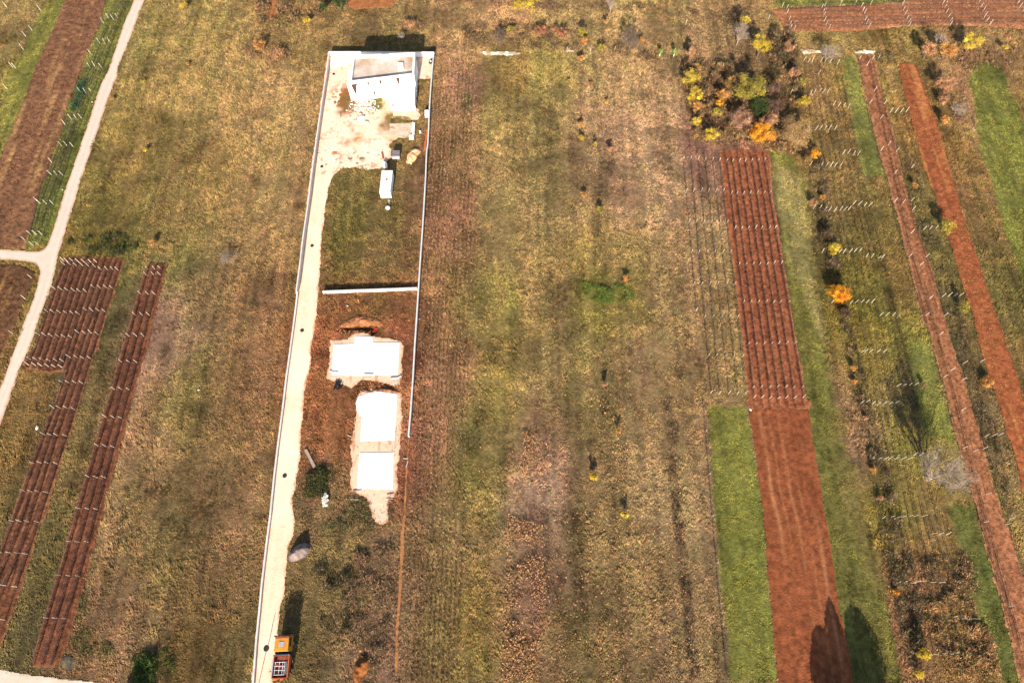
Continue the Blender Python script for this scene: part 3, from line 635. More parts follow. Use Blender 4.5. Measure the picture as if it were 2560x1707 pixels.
sheet('farm_track', PW['track'], 0.016, flatcol((216, 202, 182), (204, 190, 168), 3), tiny(.015), .14, .12, .9, 'road')
sheet('driveway', PW['drive'], 0.024, drivecol, tiny(.02), .16, .25, .9, 'gravel')
sheet('gravel_yard', PW['yard'], 0.006, yardcol, tiny(.05), .2, .5, 1.1, 'gravel')
sheet('gravel_apron', PW['apron1'], 0.02, aproncol, tiny(.03), .2, .15, .6, 'gravel')
sheet('gravel_apron', PW['apron2'], 0.02, aproncol, tiny(.03), .2, .35, .8, 'gravel')
dTL = at(330, 0)[:2]-at(100, 640)[:2]; dC = at(405, 668)[:2]-at(150, 1640)[:2]; dN = at(1800, 430)[:2]-at(1870, 990)[:2]
dN2 = at(1910, 1010)[:2]-at(2010, 1700)[:2]; dR = at(2160, 140)[:2]-at(2500, 1500)[:2]; dT = at(2270, 170)[:2]-at(2560, 1000)[:2]; dU = (1, 0)
c_, h_ = plough((126, 88, 66), (104, 71, 55), dTL, 0, .16, (150, 112, 78), .5)
def colTL(x, y, d):
    c = c_(x, y, d); q0 = at(255, 0); q1 = at(60, 640)       # smoother, more even brown half beside the green strip
    s = (x-q0[0])*(q1[1]-q0[1])-(y-q0[1])*(q1[0]-q0[0]); L = math.hypot(q1[0]-q0[0], q1[1]-q0[1]); s = -s/L
    k = np.clip((s+0.6*fbm(x, y, 3, 2, 2))/1.2+.5, 0, 1)[..., None]
    return c*(1-k)+lin((124, 88, 68))*k*(1+.25*fbm(x, y, 1, 4, 3))[..., None]
sheet('ploughed_field', PW['fieldTL'], 0.012, colTL, h_, .22, .3, 1.0)
c_, h_ = plough((104, 72, 54), (86, 58, 43), dC, 0, .16, (150, 108, 74), .5); sheet('ploughed_field', PW['fieldSW'], 0.014, c_, h_, .25, .4)
_b = colrows('B', 4)
c_, h_ = rowsoil((108, 66, 49), (92, 55, 41), (156, 108, 78), colrows('A', 6)+_b+[[r[0], tuple(np.array(r[-1])+(np.array(r[-1])-np.array(r[-2]))*3)] for r in []]); sheet('vineyard_soil', PW['rowsA'], 0.016, c_, h_, .2, .25)
c_, h_ = rowsoil((104, 62, 46), (88, 51, 38), (140, 92, 64), colrows('C', 3)); sheet('vineyard_soil', PW['rowsC'], 0.018, c_, h_, .2, .2)
c_, h_ = rowsoil((142, 84, 60), (124, 70, 51), (166, 112, 84), colrows('N', 7), .9)
sheet('vineyard_soil', PW['rowsN'], 0.020, c_, h_, .2, .2)
c_, h_ = plough((134, 76, 50), (119, 65, 43), dN2, 0, .06, None, .45)
def colN2(x, y, d):
    c = c_(x, y, d); dx, dy = dN2/np.hypot(*dN2); q0 = at(1878, 1010)[:2]; u = (x-q0[0])*dy-(y-q0[1])*dx; v = -((x-q0[0])*dx+(y-q0[1])*dy)
    for uu, wd, st in ((1.6, .35, .5), (3.2, .22, .28), (5.0, .3, .34), (6.7, .24, .26), (8.4, .35, .42)):
        m = np.exp(-((u-uu+.5*fbm(v, v*0, 12, 3, 2)-v*.01)/wd)**2)*st*.6*np.clip(.25+2.2*fbm(u*.6, v*.25, 3.5, 5, 3)+.5*fbm(x, y, .8, 1, 2), 0, 1.3); c = c*(1-m[..., None])+lin((196, 140, 102))*m[..., None]
    r = np.hypot(u-4.5, v-3.2); m = (np.sin(r*5+2*fbm(x, y, 3, 2, 2)) > .55)*(v < 4)*.3; c = c*(1-m[..., None])+lin((106, 56, 40))*m[..., None]
    return c
sheet('tilled_field', PW['fieldN'], 0.026, colN2, h_, .22, .22)
RROWS = [wpts(p) for p in RPX]
c_, h_ = rowsoil((152, 98, 72), (134, 86, 64), (186, 138, 102), RROWS, .7); sheet('vineyard_soil', PW['stripR'], 0.014, c_, h_, .22, .5)
c_, h_ = plough((146, 82, 54), (123, 67, 45), dT, 0, .12, (166, 104, 66), .4); sheet('ploughed_field', PW['stripT'], 0.016, c_, h_, .22, .3)
c_, h_ = plough((160, 104, 76), (142, 90, 66), dU, 0, .12, (184, 128, 92), .4); sheet('vineyard_soil', PW['fieldU'], 0.014, c_, h_, .3, .4)
c_, h_ = plough((162, 104, 66), (150, 94, 60), dU, 0, .08); sheet('tilled_soil', PW['patchB'], 0.014, c_, h_, .3, .5); sheet('tilled_soil', PW['patchA'], 0.014, c_, h_, .3, .3)
c_, h_ = plough((168, 112, 76), (136, 98, 62), (1, .3), 0, .03); sheet('dirt_path', PW['trail'], 0.022, c_, h_, .12, .12, .7)
sheet('ash_patch', PW['ash'], 0.02, flatcol((66, 60, 60), (120, 104, 84), 1.0, .3), tiny(.06), .2, .3)
stonec = flatcol((236, 218, 196), (170, 150, 116), .8, .3)
for k in ('stonesA', 'stonesB', 'stonesC', 'stonesD'):
    sheet('stony_verge', PW[k], 0.02, stonec, lambda x, y, d: .03+.3*np.clip(fbm(x, y, .7, 2, 2)+.4, 0, 1), .2, .4, .7, 'gravel')

# ------------------------------------------------------------------ grass and weeds: real blades
BARE = [(PW[k], m) for k, m in (('road', .1), ('track', .1), ('drive', .12), ('apron1', .2), ('apron2', .25), ('fieldTL', .1), ('fieldSW', .1), ('rowsA', .1), ('rowsC', .1), ('rowsN', .1), ('fieldN', .1), ('stripR', .25), ('stripT', .15), ('fieldU', .1), ('patchB', .2), ('patchA', .1), ('trail', .0), ('yard', .3), ('ash', .3))]
def free(x, y, extra=()):
    ok = np.ones(x.shape, bool)
    for poly, m in BARE:
        x0 = min(p[0] for p in poly); x1 = max(p[0] for p in poly); y0 = min(p[1] for p in poly); y1 = max(p[1] for p in poly)
        b = ok & (x > x0) & (x < x1) & (y > y0) & (y < y1)
        if b.any():
            i = np.nonzero(b)[0]; d = sdist(x[i], y[i], poly)+.25*fbm(x[i], y[i], 1.0, 5, 3)
            ok[i[d > m]] = False
    d = sdist(x, y, TRENCH); ok &= d < 0.1
    return ok
def inview(n, mx=60, my=50):
    """random points over the land the photo takes in, even per square metre"""
    x = rng.uniform(-140, 140, n); y = rng.uniform(-6, 168, n); px, py = proj(x, y)
    k = (px > -mx) & (px < W0+mx) & (py > -my) & (py < H0+my)
    return x[k], y[k]
def blades(x, y, hgt, wid, ang, lean, col, nb=3, z0=None, spread=0.12):
    n = len(x); V = []; C = []
    z0 = np.full(n, -0.08) if z0 is None else z0
    for b in range(nb):
        a = ang+rng.normal(0, 0.65, n); l = np.clip(lean+rng.normal(0, .25, n), 0.05, 1.35)
        h = hgt*rng.uniform(.6, 1.2, n); wv = wid*rng.uniform(.7, 1.3, n); o = a+math.pi/2+rng.normal(0, .4, n)
        bx = x+rng.normal(0, spread, n); by = y+rng.normal(0, spread, n)
        tx = bx+np.cos(a)*np.sin(l)*h; ty = by+np.sin(a)*np.sin(l)*h; tz = z0+np.cos(l)*h
        cx, cy = np.cos(o)*wv/2, np.sin(o)*wv/2
        V.append(np.stack([np.stack([bx-cx, by-cy, z0], -1), np.stack([bx+cx, by+cy, z0], -1), np.stack([tx, ty, tz], -1)], 1))
        cc = col*np.exp(rng.normal(0, .20, n))[:, None]; C.append(np.repeat(cc[:, None], 3, 1))
    V = np.concatenate(V).reshape(-1, 3); C = np.concatenate(C).reshape(-1, 3)
    return V, np.arange(len(V)).reshape(-1, 3), C
NT = 760000; NB = 4
x, y = inview(NT)
clump = np.clip(.5+1.5*fbm(x*1.1, y*.75, 1.7, 4, 3), 0, 1)
ok = free(x, y) & (rng.random(NT if False else len(x)) < .45+.75*clump); x, y, clump = x[ok], y[ok], clump[ok]
px, py = proj(x, y)
rgb = ground_rgb(x, y); b_, g_ = mottle(x, y)
tan = np.array([1.30, 1.20, 1.12]); grn = np.array([.80, .93, .72]); sel = rng.random(len(x))
tw = (sel[:, None] < .42)*tan+((sel[:, None] >= .42) & (sel[:, None] < .68))*grn+(sel[:, None] >= .68)*np.array([1., .98, .96])
col = shade(rgb, b_, g_)*tw*K_ALB*1.1
_lw = np.zeros(len(x))
for poly, c, e in STR: _lw = np.maximum(_lw, (sdist(x, y, poly) > 0)*1.0)
col = np.where(_lw[:, None] > .5, shade(rgb, b_, g_*.5)*np.array([1.14, 1.05, .95])*K_ALB*1.08*(.85+.3*rng.random(len(x)))[:, None], col)
long_ = np.clip(.5+1.3*fbm(x, y, 9, 2, 3), 0, 1)
lawn = np.zeros(len(x))
for poly, c, e in STR: lawn = np.maximum(lawn, (sdist(x, y, poly) > 0)*1.0)
hg = (.16+.34*long_*np.clip(.6+fbm(x, y, 2, 3, 2), .2, 1.2))*(.55+.9*clump)*(1-.55*lawn)+.04
ang = 2.2+2.8*fbm(x, y, 14, 1, 3)+1.6*fbm(x, y, 4, 4, 2)
V, Fc, C = blades(x, y, hg, .075+.09*hg+.015*lawn, ang, .75+.3*long_, col, NB)
is_l = np.tile(lawn > .5, NB)
def split(V, C, mask, name, label):
    m = np.repeat(mask, 3); v = V[m]; me = mesh_np(name, v, np.arange(len(v)).reshape(-1, 3), C[m])
    return tag(link(name, me, M['blade']), label, name.replace('_', ' ').split()[-1], kind='stuff')
split(V, C, ~is_l, 'meadow_grass', 'rough straw and olive autumn grass covering the fallow meadows')
split(V, C, is_l, 'green_grass', 'short green grass on the mown strips between the fields')
# tall dead stalks: stubble strip by the right site wall and the brown patches in the middle meadow
def inpoly(poly, n):
    xs = [p[0] for p in poly]; ys = [p[1] for p in poly]
    x = rng.uniform(min(xs), max(xs), n); y = rng.uniform(min(ys), max(ys), n); k = sdist(x, y, poly) > 0; return x[k], y[k]
def dpoly(p): return wpts([(a*DS, b*DS) for a, b in p])
stub = dpoly([(1000, 130), (1090, 140), (1095, 500), (1090, 700), (1080, 900), (1070, 1100), (1050, 1568), (925, 1568), (940, 1250), (955, 900), (970, 600), (990, 300)])
xs_, ys_ = inpoly(stub, 34000); k = rng.random(len(xs_)) < np.clip(.55+1.2*fbm(xs_, ys_*.4, 5, 2, 3), .1, 1)
xs_, ys_ = xs_[k], ys_[k]; _tl = np.interp(xs_, TX, TS); _u = np.round((xs_-_tl*ys_)/.82)*.82+rng.normal(0, .10, len(xs_)); xs_ = _u+_tl*ys_
pc = np.array([lin((178, 134, 96)), lin((196, 150, 112)), lin((140, 100, 66)), lin((120, 104, 54))])[rng.integers(0, 4, len(xs_))]
V1, F1, C1 = blades(xs_, ys_, np.full(len(xs_), .42), np.full(len(xs_), .10), rng.uniform(0, 6.28, len(xs_)), np.full(len(xs_), .55), pc*K_ALB*1.1, 3, spread=.06)
patches = [([(1165, 1180), (1250, 1210), (1255, 1350), (1225, 1568), (1150, 1568), (1160, 1350)], 2100), ([(1200, 990), (1270, 1000), (1250, 1090), (1200, 1100)], 700), ([(1320, 880), (1450, 940), (1440, 1120), (1340, 1100)], 260), ([(1250, 1180), (1560, 1150), (1600, 1560), (1260, 1568)], 900), ([(1280, 780), (1560, 760), (1560, 1000), (1300, 990)], 200), ([(1115, 650), (1140, 650), (1100, 1568), (1070, 1568)], 220)]
Vs = [V1]; Cs = [C1]
for pl, n in patches:
    a, b = inpoly(dpoly(pl), n*2); k = rng.random(len(a)) < np.clip(.5+1.8*fbm(a, b, 3, 3, 3), .03, 1); a, b = a[k], b[k]
    pc = np.array([lin((226, 172, 124)), lin((206, 150, 104)), lin((178, 128, 84))])[rng.integers(0, 3, len(a))]
    v, f, c = blades(a, b, np.full(len(a), .17), np.full(len(a), .13), rng.uniform(0, 6.28, len(a)), np.full(len(a), .9), pc*K_ALB*1.2, 3, z0=rng.uniform(.1, .4, len(a)), spread=.05); Vs.append(v); Cs.append(c)
    pc = np.tile(lin((96, 70, 46)), (len(a), 1))
    v, f, c = blades(a, b, np.full(len(a), .5), np.full(len(a), .05), rng.uniform(0, 6.28, len(a)), np.full(len(a), .2), pc*K_ALB, 2, spread=.07); Vs.append(v); Cs.append(c)
V = np.concatenate(Vs); me = mesh_np('dry_stalks', V, np.arange(len(V)).reshape(-1, 3), np.concatenate(Cs))
tag(link('dry_stalks', me, M['leaf']), 'dead pinkish brown weed stalks standing in thin lines and patches', 'dry stalks', kind='stuff')
# scrub: brambles and brushwood, from traced patches (photo pixels), with height and colours
G_ = lambda *c: [lin(q) for q in c]
greyb = G_((112, 90, 66), (134, 108, 84), (84, 66, 50), (96, 92, 52), (150, 118, 90)); dark = G_((58, 50, 38), (84, 70, 52), (70, 70, 38), (106, 86, 66)); pinkb = G_((158, 118, 90), (134, 96, 74), (176, 132, 100), (112, 92, 56)); grnb = G_((60, 78, 36), (84, 98, 42), (48, 62, 32), (110, 112, 58)); yel = G_((206, 170, 84)); oliv = G_((70, 74, 42), (92, 92, 52), (56, 58, 34), (104, 88, 56)); redb = G_((172, 96, 66), (146, 84, 60), (120, 88, 52)); orb = G_((206, 154, 108), (182, 130, 86), (150, 112, 70), (104, 104, 54))
SCRUB = [
 ([(2015,390),(2050,385),(2070,470),(2090,600),(2110,740),(2140,860),(2175,1000),(2200,1100),(2240,1250),(2280,1400),(2300,1500),(2330,1700),(2270,1700),(2235,1500),(2200,1350),(2170,1150),(2130,950),(2095,800),(2060,640),(2035,500)], greyb, .8, 5200),
 ([(640,90),(760,60),(830,20),(830,0),(640,0)], greyb+orb[:2], .9, 4200), ([(620,100),(740,115),(730,150),(650,160),(600,130)], pinkb, .8, 700),
 ([(1150,70),(1280,60),(1420,75),(1560,110),(1640,130),(1700,150),(1700,180),(1560,140),(1420,130),(1280,125),(1180,120)], greyb+pinkb, .8, 5200),
 ([(1000,55),(1060,52),(1060,75),(1010,72)], pinkb, .9, 260), ([(1200,20),(1560,30),(1820,60),(1900,70),(1880,40),(1500,0),(1150,0)], greyb+pinkb, .5, 5200),
 ([(1700,160),(1800,150),(1860,200),(1880,300),(1990,290),(2020,380),(1960,385),(1880,370),(1800,365),(1730,350),(1715,250)], pinkb+greyb+orb[:2]+yel, 1.2, 13000),
 ([(1715,150),(1780,160),(1800,260),(1850,320),(1790,330),(1740,250)], dark+orb[:2], 1.1, 2600),
 ([(1930,60),(1990,90),(1995,190),(2010,260),(1960,270),(1935,220),(1915,130)], greyb+dark+orb[:1], 1.3, 3000),
 ([(2185,130),(2230,135),(2225,190),(2205,200)], greyb, .9, 240),
 ([(2260,380),(2300,400),(2310,500),(2360,620),(2400,760),(2440,900),(2500,1100),(2545,1300),(2520,1300),(2440,1100),(2400,960),(2350,820),(2310,660),(2270,520)], greyb+grnb[:1], .5, 2200),
 ([(2380,100),(2560,120),(2560,160),(2440,180),(2370,160)], pinkb, .6, 700), ([(2350,190),(2400,200),(2420,300),(2390,330),(2350,280)], pinkb, .6, 500),
 ([(755,1190),(820,1175),(835,1205),(810,1240),(760,1245),(740,1230)], oliv, .5, 1100), ([(790,1160),(830,1165),(835,1200),(800,1195)], oliv, .9, 600),
 ([(780,1420),(880,1400),(890,1450),(830,1480),(790,1460)], dark+greyb, .8, 700), ([(800,1550),(870,1540),(880,1580),(820,1590)], dark, .9, 380), ([(885,1380),(920,1375),(915,1420),(885,1415)], pinkb, .7, 220),
 ([(900,1400),(985,1350),(990,1500),(970,1600),(950,1700),(900,1650),(850,1500)], greyb+pinkb, .55, 1500), ([(700,1230),(880,1240),(980,1260),(985,1330),(800,1340),(720,1320)], grnb+greyb, .35, 900),
 ([(295,585),(345,595),(350,625),(300,640),(215,630),(165,615),(170,600)], grnb+dark, .6, 1000), ([(660,1090),(690,1090),(700,1300),(660,1400)], grnb, .2, 1),
 ([(1455,705),(1500,715),(1580,715),(1585,750),(1520,762),(1480,752),(1450,728)], G_((112, 122, 54), (126, 132, 60), (98, 108, 50)), .35, 1300),
 ([(2290,1470),(2420,1480),(2480,1600),(2500,1700),(2380,1700),(2330,1600)], orb, .7, 2600), ([(2280,1530),(2305,1540),(2300,1600),(2290,1640),(2272,1600)], dark, 1.4, 500),
 ([(2290,1400),(2440,1380),(2460,1480),(2330,1480)], orb+greyb, .5, 1100), ([(2210,960),(2260,900),(2290,1000),(2310,1120),(2280,1110),(2240,1040)], greyb, .35, 600),
 ([(210,1465),(225,1560),(300,1640),(200,1640),(170,1600)], grnb, .35, 600), ([(330,1640),(420,1620),(450,1700),(340,1706)], grnb, .8, 900),
 ([(660,470),(700,640),(700,760),(640,720),(650,600)], G_((96, 104, 52), (120, 120, 66), (84, 92, 46)), .4, 1),
 ([(200,200),(225,180),(205,250),(185,285),(170,280)], G_((64, 98, 66), (84, 116, 84), (54, 78, 44)), .6, 420),
 ([(1660,1000),(1690,1000),(1700,1200),(1720,1400),(1750,1700),(1725,1700),(1695,1400),(1672,1200)], pinkb+dark, .4, 1100),
 ([(1150,190),(1165,200),(1180,250),(1180,330),(1160,330),(1150,260)], grnb, .3, 260), ([(1225,60),(1290,55),(1290,110),(1230,115)], pinkb, .9, 420),
]
Vs = []; Cs = []
for pl, pal, hh, n in SCRUB:
    poly = wpts(pl); a, b = inpoly(poly, int(n*2.6)); d = sdist(a, b, poly)
    cl = np.clip(.30+1.7*fbm(a, b, 2.0, 4, 3), 0, 1.2); k = (rng.random(len(a)) < .12+cl) & free(a, b); a, b, cl, d = a[k], b[k], cl[k], d[k]
    if not len(a): continue
    H = hh*(.35+cl)*np.clip(d/.8+.4, .3, 1); pc = np.array(pal)[rng.integers(0, len(pal), len(a))]
    v, f, c = blades(a, b, H*.45+.12, np.full(len(a), .12), rng.uniform(0, 6.28, len(a)), np.full(len(a), .9), pc*K_ALB*1.1, 4, z0=H*rng.uniform(0, .75, len(a)), spread=.22); Vs.append(v); Cs.append(c)
V = np.concatenate(Vs); me = mesh_np('scrub', V, np.arange(len(V)).reshape(-1, 3), np.concatenate(Cs))
tag(link('scrub', me, M['leaf']), 'grey brown brambles and low brush along the field edges and hedges', 'scrub', kind='stuff')
# scattered clods, seedling clumps and pale stones in the soil strips
def leaves_on(polykey, n, pal, size, zz, name, label):
    a, b = inpoly(PW[polykey], n); k = rng.random(len(a)) < np.clip(.5+1.3*fbm(a, b, 4, 5, 3), .05, 1); a, b = a[k], b[k]
    pc = np.array(pal)[rng.integers(0, len(pal), len(a))]
    return blades(a, b, np.full(len(a), size), np.full(len(a), size*.8), rng.uniform(0, 6.28, len(a)), np.full(len(a), 1.1), pc*K_ALB, 2, z0=np.full(len(a), zz), spread=.05)
Vs = []; Cs = []
for key, n, pal, s in [('stripT', 5000, G_((186, 150, 84), (150, 130, 66), (190, 120, 76)), .2), ('fieldU', 7000, G_((196, 130, 92), (130, 84, 62), (210, 160, 116)), .25), ('rowsA', 6000, G_((156, 112, 84), (84, 92, 44), (176, 132, 104)), .10), ('rowsC', 4000, G_((156, 112, 84), (176, 132, 104)), .10), ('rowsN', 3200, G_((84, 96, 44), (160, 110, 80)), .14), ('stripR', 9000, G_((176, 122, 80), (150, 110, 70), (120, 104, 54)), .16), ('fieldTL', 16000, G_((176, 124, 90), (104, 62, 46), (160, 104, 74)), .22), ('fieldSW', 3500, G_((140, 96, 60), (90, 60, 40)), .25), ('yard', 3600, G_((150, 116, 76), (110, 100, 54), (214, 190, 156)), .14), ('apron1', 260, G_((90, 70, 46),), .12), ('apron2', 700, G_((130, 88, 56), (100, 90, 50)), .16)]:
    v, f, c = leaves_on(key, n, pal, s, .1, '', ''); Vs.append(v); Cs.append(c)
V = np.concatenate(Vs); me = mesh_np('plant_litter', V, np.arange(len(V)).reshape(-1, 3), np.concatenate(Cs))
tag(link('plant_litter', me, M['leaf']), 'dry leaves, seedlings and straw scattered over the tilled soil', 'litter', kind='stuff')
pm = MB()
pm.add([(-.045, -.045, -.25), (.045, -.045, -.25), (.045, .045, -.25), (-.045, .045, -.25), (-.035, -.035, 1.46), (.035, -.035, 1.46), (.035, .035, 1.46), (-.035, .035, 1.46), (-.02, -.02, 1.5), (.02, -.02, 1.5), (.02, .02, 1.5), (-.02, .02, 1.5)],
       [(0, 1, 5, 4), (1, 2, 6, 5), (2, 3, 7, 6), (3, 0, 4, 7), (4, 5, 9, 8), (5, 6, 10, 9), (6, 7, 11, 10), (7, 4, 8, 11), (8, 9, 10, 11)])
posts.sort(reverse=True); p0 = None; rest = MB()
for n, (L, b, desc, k, i, cnt, x, y) in enumerate(posts):
    tx, ty = random.gauss(0, .03), random.gauss(0, .03); rz = random.uniform(0, .4); hs = random.uniform(.92, 1.08)
    if b in 'PQ': tx += random.gauss(0, .05); ty += random.gauss(0, .05)
    if n < 300 and -1 < (n < 300):
        if p0 is None: o = p0 = pm.build('vine_post', M['post'])
        else:
            o = p0.copy(); COL.objects.link(o)
        o.location = (x, y, 0); o.rotation_euler = (tx, ty, rz); o.scale = (1, 1, hs)
        if BL[b] > 1 and cnt > 1: lb = 'white post, %s from left in %s line from far end, %s' % (ORD[i], ORD[k], desc)
        elif cnt > 1: lb = 'short white post, %s from left in the %s' % (ORD[i], desc)
        else: lb = 'lone white post, %s from far end, %s' % (ORD[k], desc)
        tag(o, lb, 'post', 'white vineyard posts')
    else:
        rest.tube((x, y, -.2), (x+ty*1.4, y-tx*1.4, 1.48*hs), .05, .045, 4)
o = rest.build('vine_posts', M['post']); tag(o, 'far white posts of the more distant vineyards, seen very small', 'posts', kind='stuff')

# ------------------------------------------------------------------ vine rows with their wires
def vine_row(pts, label, group, h=.75, dens=1.0, thick=.05, leaf=None, gap=0.0):
    thick *= .72; dens *= .85
    mb = MB(); wb = MB(); nleaf = 0; r_ = random.random
    for (x0, y0), (x1, y1) in zip(pts[:-1], pts[1:]):
        L = math.hypot(x1-x0, y1-y0); n = max(1, int(L/1.05)); ux, uy = (x1-x0)/L, (y1-y0)/L
        wb.tube((x0, y0, h), (x1, y1, h), .012, .012, 3); wb.tube((x0, y0, h+.5), (x1, y1, h+.5), .010, .010, 3)
        if 1: mb.tube((x0, y0, h-.04), (x1, y1, h-.04), thick*.5, thick*.5, 4)
        for i in range(n):
            if r_() < gap: continue
            t = (i+.5+random.uniform(-.15, .15))/n; x = x0+(x1-x0)*t; y = y0+(y1-y0)*t; s = random.uniform(.8, 1.15)
            mb.tube((x, y, -.05), (x+random.gauss(0, .05), y+random.gauss(0, .05), h*.95*s), thick*1.1, thick*.8, 4)
            for sgn in (-1, 1):
                l = random.uniform(.3, .55)*dens
                q = (x+ux*l*sgn+random.gauss(0, .05), y+uy*l*sgn+random.gauss(0, .05), h*s+random.gauss(0, .05))
                mb.tube((x, y, h*.9*s), q, thick*.8, thick*.5, 4)
                for _ in range(2):
                    a = random.gauss(0, .25); b = random.gauss(0, .25)
                    mb.tube(q, (q[0]+a, q[1]+b, q[2]+random.uniform(.1, .45)), thick*.4, thick*.15, 3)
    t = thing('vine_row', label, 'vine row', (pts[0][0], pts[0][1], 0), group)
    for m_, nm, mt in ((mb, 'vines', M['vine']), (wb, 'wire', M['wire'])):
        m_.v = [(v[0]-pts[0][0], v[1]-pts[0][1], v[2]) for v in m_.v]; m_.build(nm, mt, t)
def colrows(b, n, skip=(), off=0, tail=None):
    rows = [r for i, r in enumerate(blocks[b]) if i not in skip and len(r) >= n]; return [[r[j+off] for r in rows] for j in range(n)]
def ext(pts, a, b):
    """lengthen a row by a metres before and b after"""
    (x0, y0), (x1, y1) = pts[0], pts[1]; L = math.hypot(x1-x0, y1-y0); p = (x0+(x0-x1)/L*a, y0+(y0-y1)/L*a)
    (x2, y2), (x3, y3) = pts[-2], pts[-1]; L = math.hypot(x3-x2, y3-y2); q = (x3+(x3-x2)/L*b, y3+(y3-y2)/L*b)
    return [p]+list(pts[1:-1] if a < 0 else pts)+[q] if a >= 0 else pts+[q]
for j, r in enumerate(colrows('A', 6, (0,))): vine_row(r, 'bare vine row, %s from the road, in the six-row roadside vineyard' % ORD[j], 'vine rows on red soil')
for j, r in enumerate(colrows('B', 4)):
    vine_row(r, 'bare vine row, %s from left, in the long narrow vineyard' % ORD[j], 'vine rows on red soil')
for j, r in enumerate(colrows('C', 3)):
    r = ext(r, 0, 7.5); vine_row(r, 'bare vine row, %s from left, in the three-row vineyard' % ORD[j], 'vine rows on red soil')
for j in range(6):
    rows = blocks['M']; r = [rw[j] for rw in rows[:6]]
    if j: r += [rows[6][j-1], rows[7][j-1]]
    vine_row(r, 'thin vine row, %s from left, in the grassy vineyard block' % ORD[j], 'vine rows in grass', .7, .9, .06)
for j, r in enumerate(colrows('N', 7)): vine_row(r, 'dark vine row, %s from left, in the wide red vineyard block' % ORD[j], 'vine rows on bright red soil', .65, 1.1, .085)
def crow(o, pts): return cr(o[0], o[1], pts)
_p = lambda k, pts: crp(k[0], k[1], pts)
def prow(pp, *a, **k): vine_row(wpts(pp), *a, **k)
# rows in the olive strip: left edge and right edge of the planted band, rows shared out between
LE = [(2012, 160), (2030, 330), (2050, 420), (2062, 530), (2100, 640), (2125, 760), (2152, 880), (2175, 1010), (2207, 1150), (2235, 1295), (2275, 1457), (2330, 1634)]
RE = [(2095, 160), (2120, 270), (2145, 390), (2172, 515), (2205, 645), (2240, 790), (2283, 963), (2320, 1140), (2345, 1250), (2372, 1340), (2440, 1545), (2470, 1660)]
for j in range(8):
    t = j/7; pp = [(a[0]*(1-t)+b[0]*t+random.uniform(-1, 1), a[1]*(1-t)+b[1]*t) for a, b in zip(LE, RE)]
    if j == 0: pp = pp[:4]
    if j == 7: pp = pp[:8]
    prow(pp, 'old vine row, %s from left, in the overgrown olive strip' % ORD[j], 'old vine rows in the olive strip', h=.6, thick=.055, gap=.3)
for j, pp in enumerate(RPX):
    prow(pp, 'vine row, %s from left, along the narrow pale red strip' % ORD[j], 'vine rows in the narrow strip', h=.65, thick=.055, gap=.12)
for j, pp in enumerate([_p((0, 0), [(1100, 10), (1010, 160), (965, 230), (880, 420), (800, 610), (715, 830), (620, 1070), (540, 1310), (450, 1560)])+_p((0, 430), [(350, 290), (300, 500), (262, 660)]), _p((0, 0), [(1130, 10), (1015, 250), (925, 430), (855, 620), (765, 840), (680, 1070), (595, 1310), (505, 1568)])+_p((0, 430), [(410, 290), (360, 500), (320, 660)]), _p((0, 0), [(1150, 10), (1035, 280), (960, 460), (885, 660), (800, 880), (700, 1130), (610, 1400), (560, 1568)])+_p((0, 430), [(470, 270), (420, 500), (375, 640)])]):
    prow(pp, 'green-strip vine row, %s from left, beside the pale road' % ORD[j], 'vine rows in the green strip', h=.6, thick=.07)
for j, yy in enumerate([(60, 20), (95, 62), (132, 105), (190, 150), (228, 192), (262, 222)]):
    prow(_p((1920, 0), [(160, yy[0]+12), (500, yy[0]+2), (850, yy[0]-5), (1210, (yy[0]+yy[1])/2), (1600, yy[1]+5), (1940, yy[1]), (2300, yy[1]+5)]), 'bare vine row, %s from the far side, in the top right vineyard' % ORD[j], 'vine rows at the top right', h=.7, thick=.05)
prow([(1755, 1000), (1763, 1080), (1771, 1188), (1779, 1290), (1790, 1410), (1797, 1510), (1810, 1630), (1816, 1690)], 'single weedy vine row edging the bright green lawn', 'single vine row', h=.6, thick=.06, gap=.2)

# ------------------------------------------------------------------ site walls
def wall(pts_top, h, th, label, piece='concrete_wall', cap=True, mat=None):
    """pts_top: photo pixels of the middle of the wall's top"""
    pts = [np.array(at(x, y, h)[:2]) for x, y in pts_top]; b = pts[0]; t = thing(piece, label, 'wall', (b[0], b[1], 0))
    m1 = MB(); m2 = MB(); n = len(pts); Ls = []; 
    nor = []
    for i in range(n):
        d = pts[min(i+1, n-1)]-pts[max(i-1, 0)]; d = d/np.hypot(*d); nor.append(np.array([-d[1], d[0]]))
    def ribbon(mb, th, z0, z1):
        V = []
        for p, q in zip(pts, nor):
            a = p-q*th/2-b; c = p+q*th/2-b; V += [(a[0], a[1], z0), (c[0], c[1], z0), (c[0], c[1], z1), (a[0], a[1], z1)]
        Fq = [(0, 1, 2, 3), (4*n-1, 4*n-2, 4*n-3, 4*n-4)]
        for i in range(n-1):
            k = 4*i; Fq += [(k, k+4, k+5, k+1), (k+1, k+5, k+6, k+2), (k+2, k+6, k+7, k+3), (k+3, k+7, k+4, k)]
        mb.add(V, Fq)
    ribbon(m1, th, -.3, h-.05); ribbon(m2, th+.04, h-.05, h)
    m1.build('wall_body', mat or M['wallm'], t); m2.build('coping', M['coping'], t)
    return t
wall(crp(640,0,[(648,470),(622,680),(582,930),(538,1230),(492,1568)])+crp(640,430,[(466,250),(420,560),(385,850),(357,1060)]), 1.35, .22, 'tall left boundary wall beside the driveway, white top and grey side')
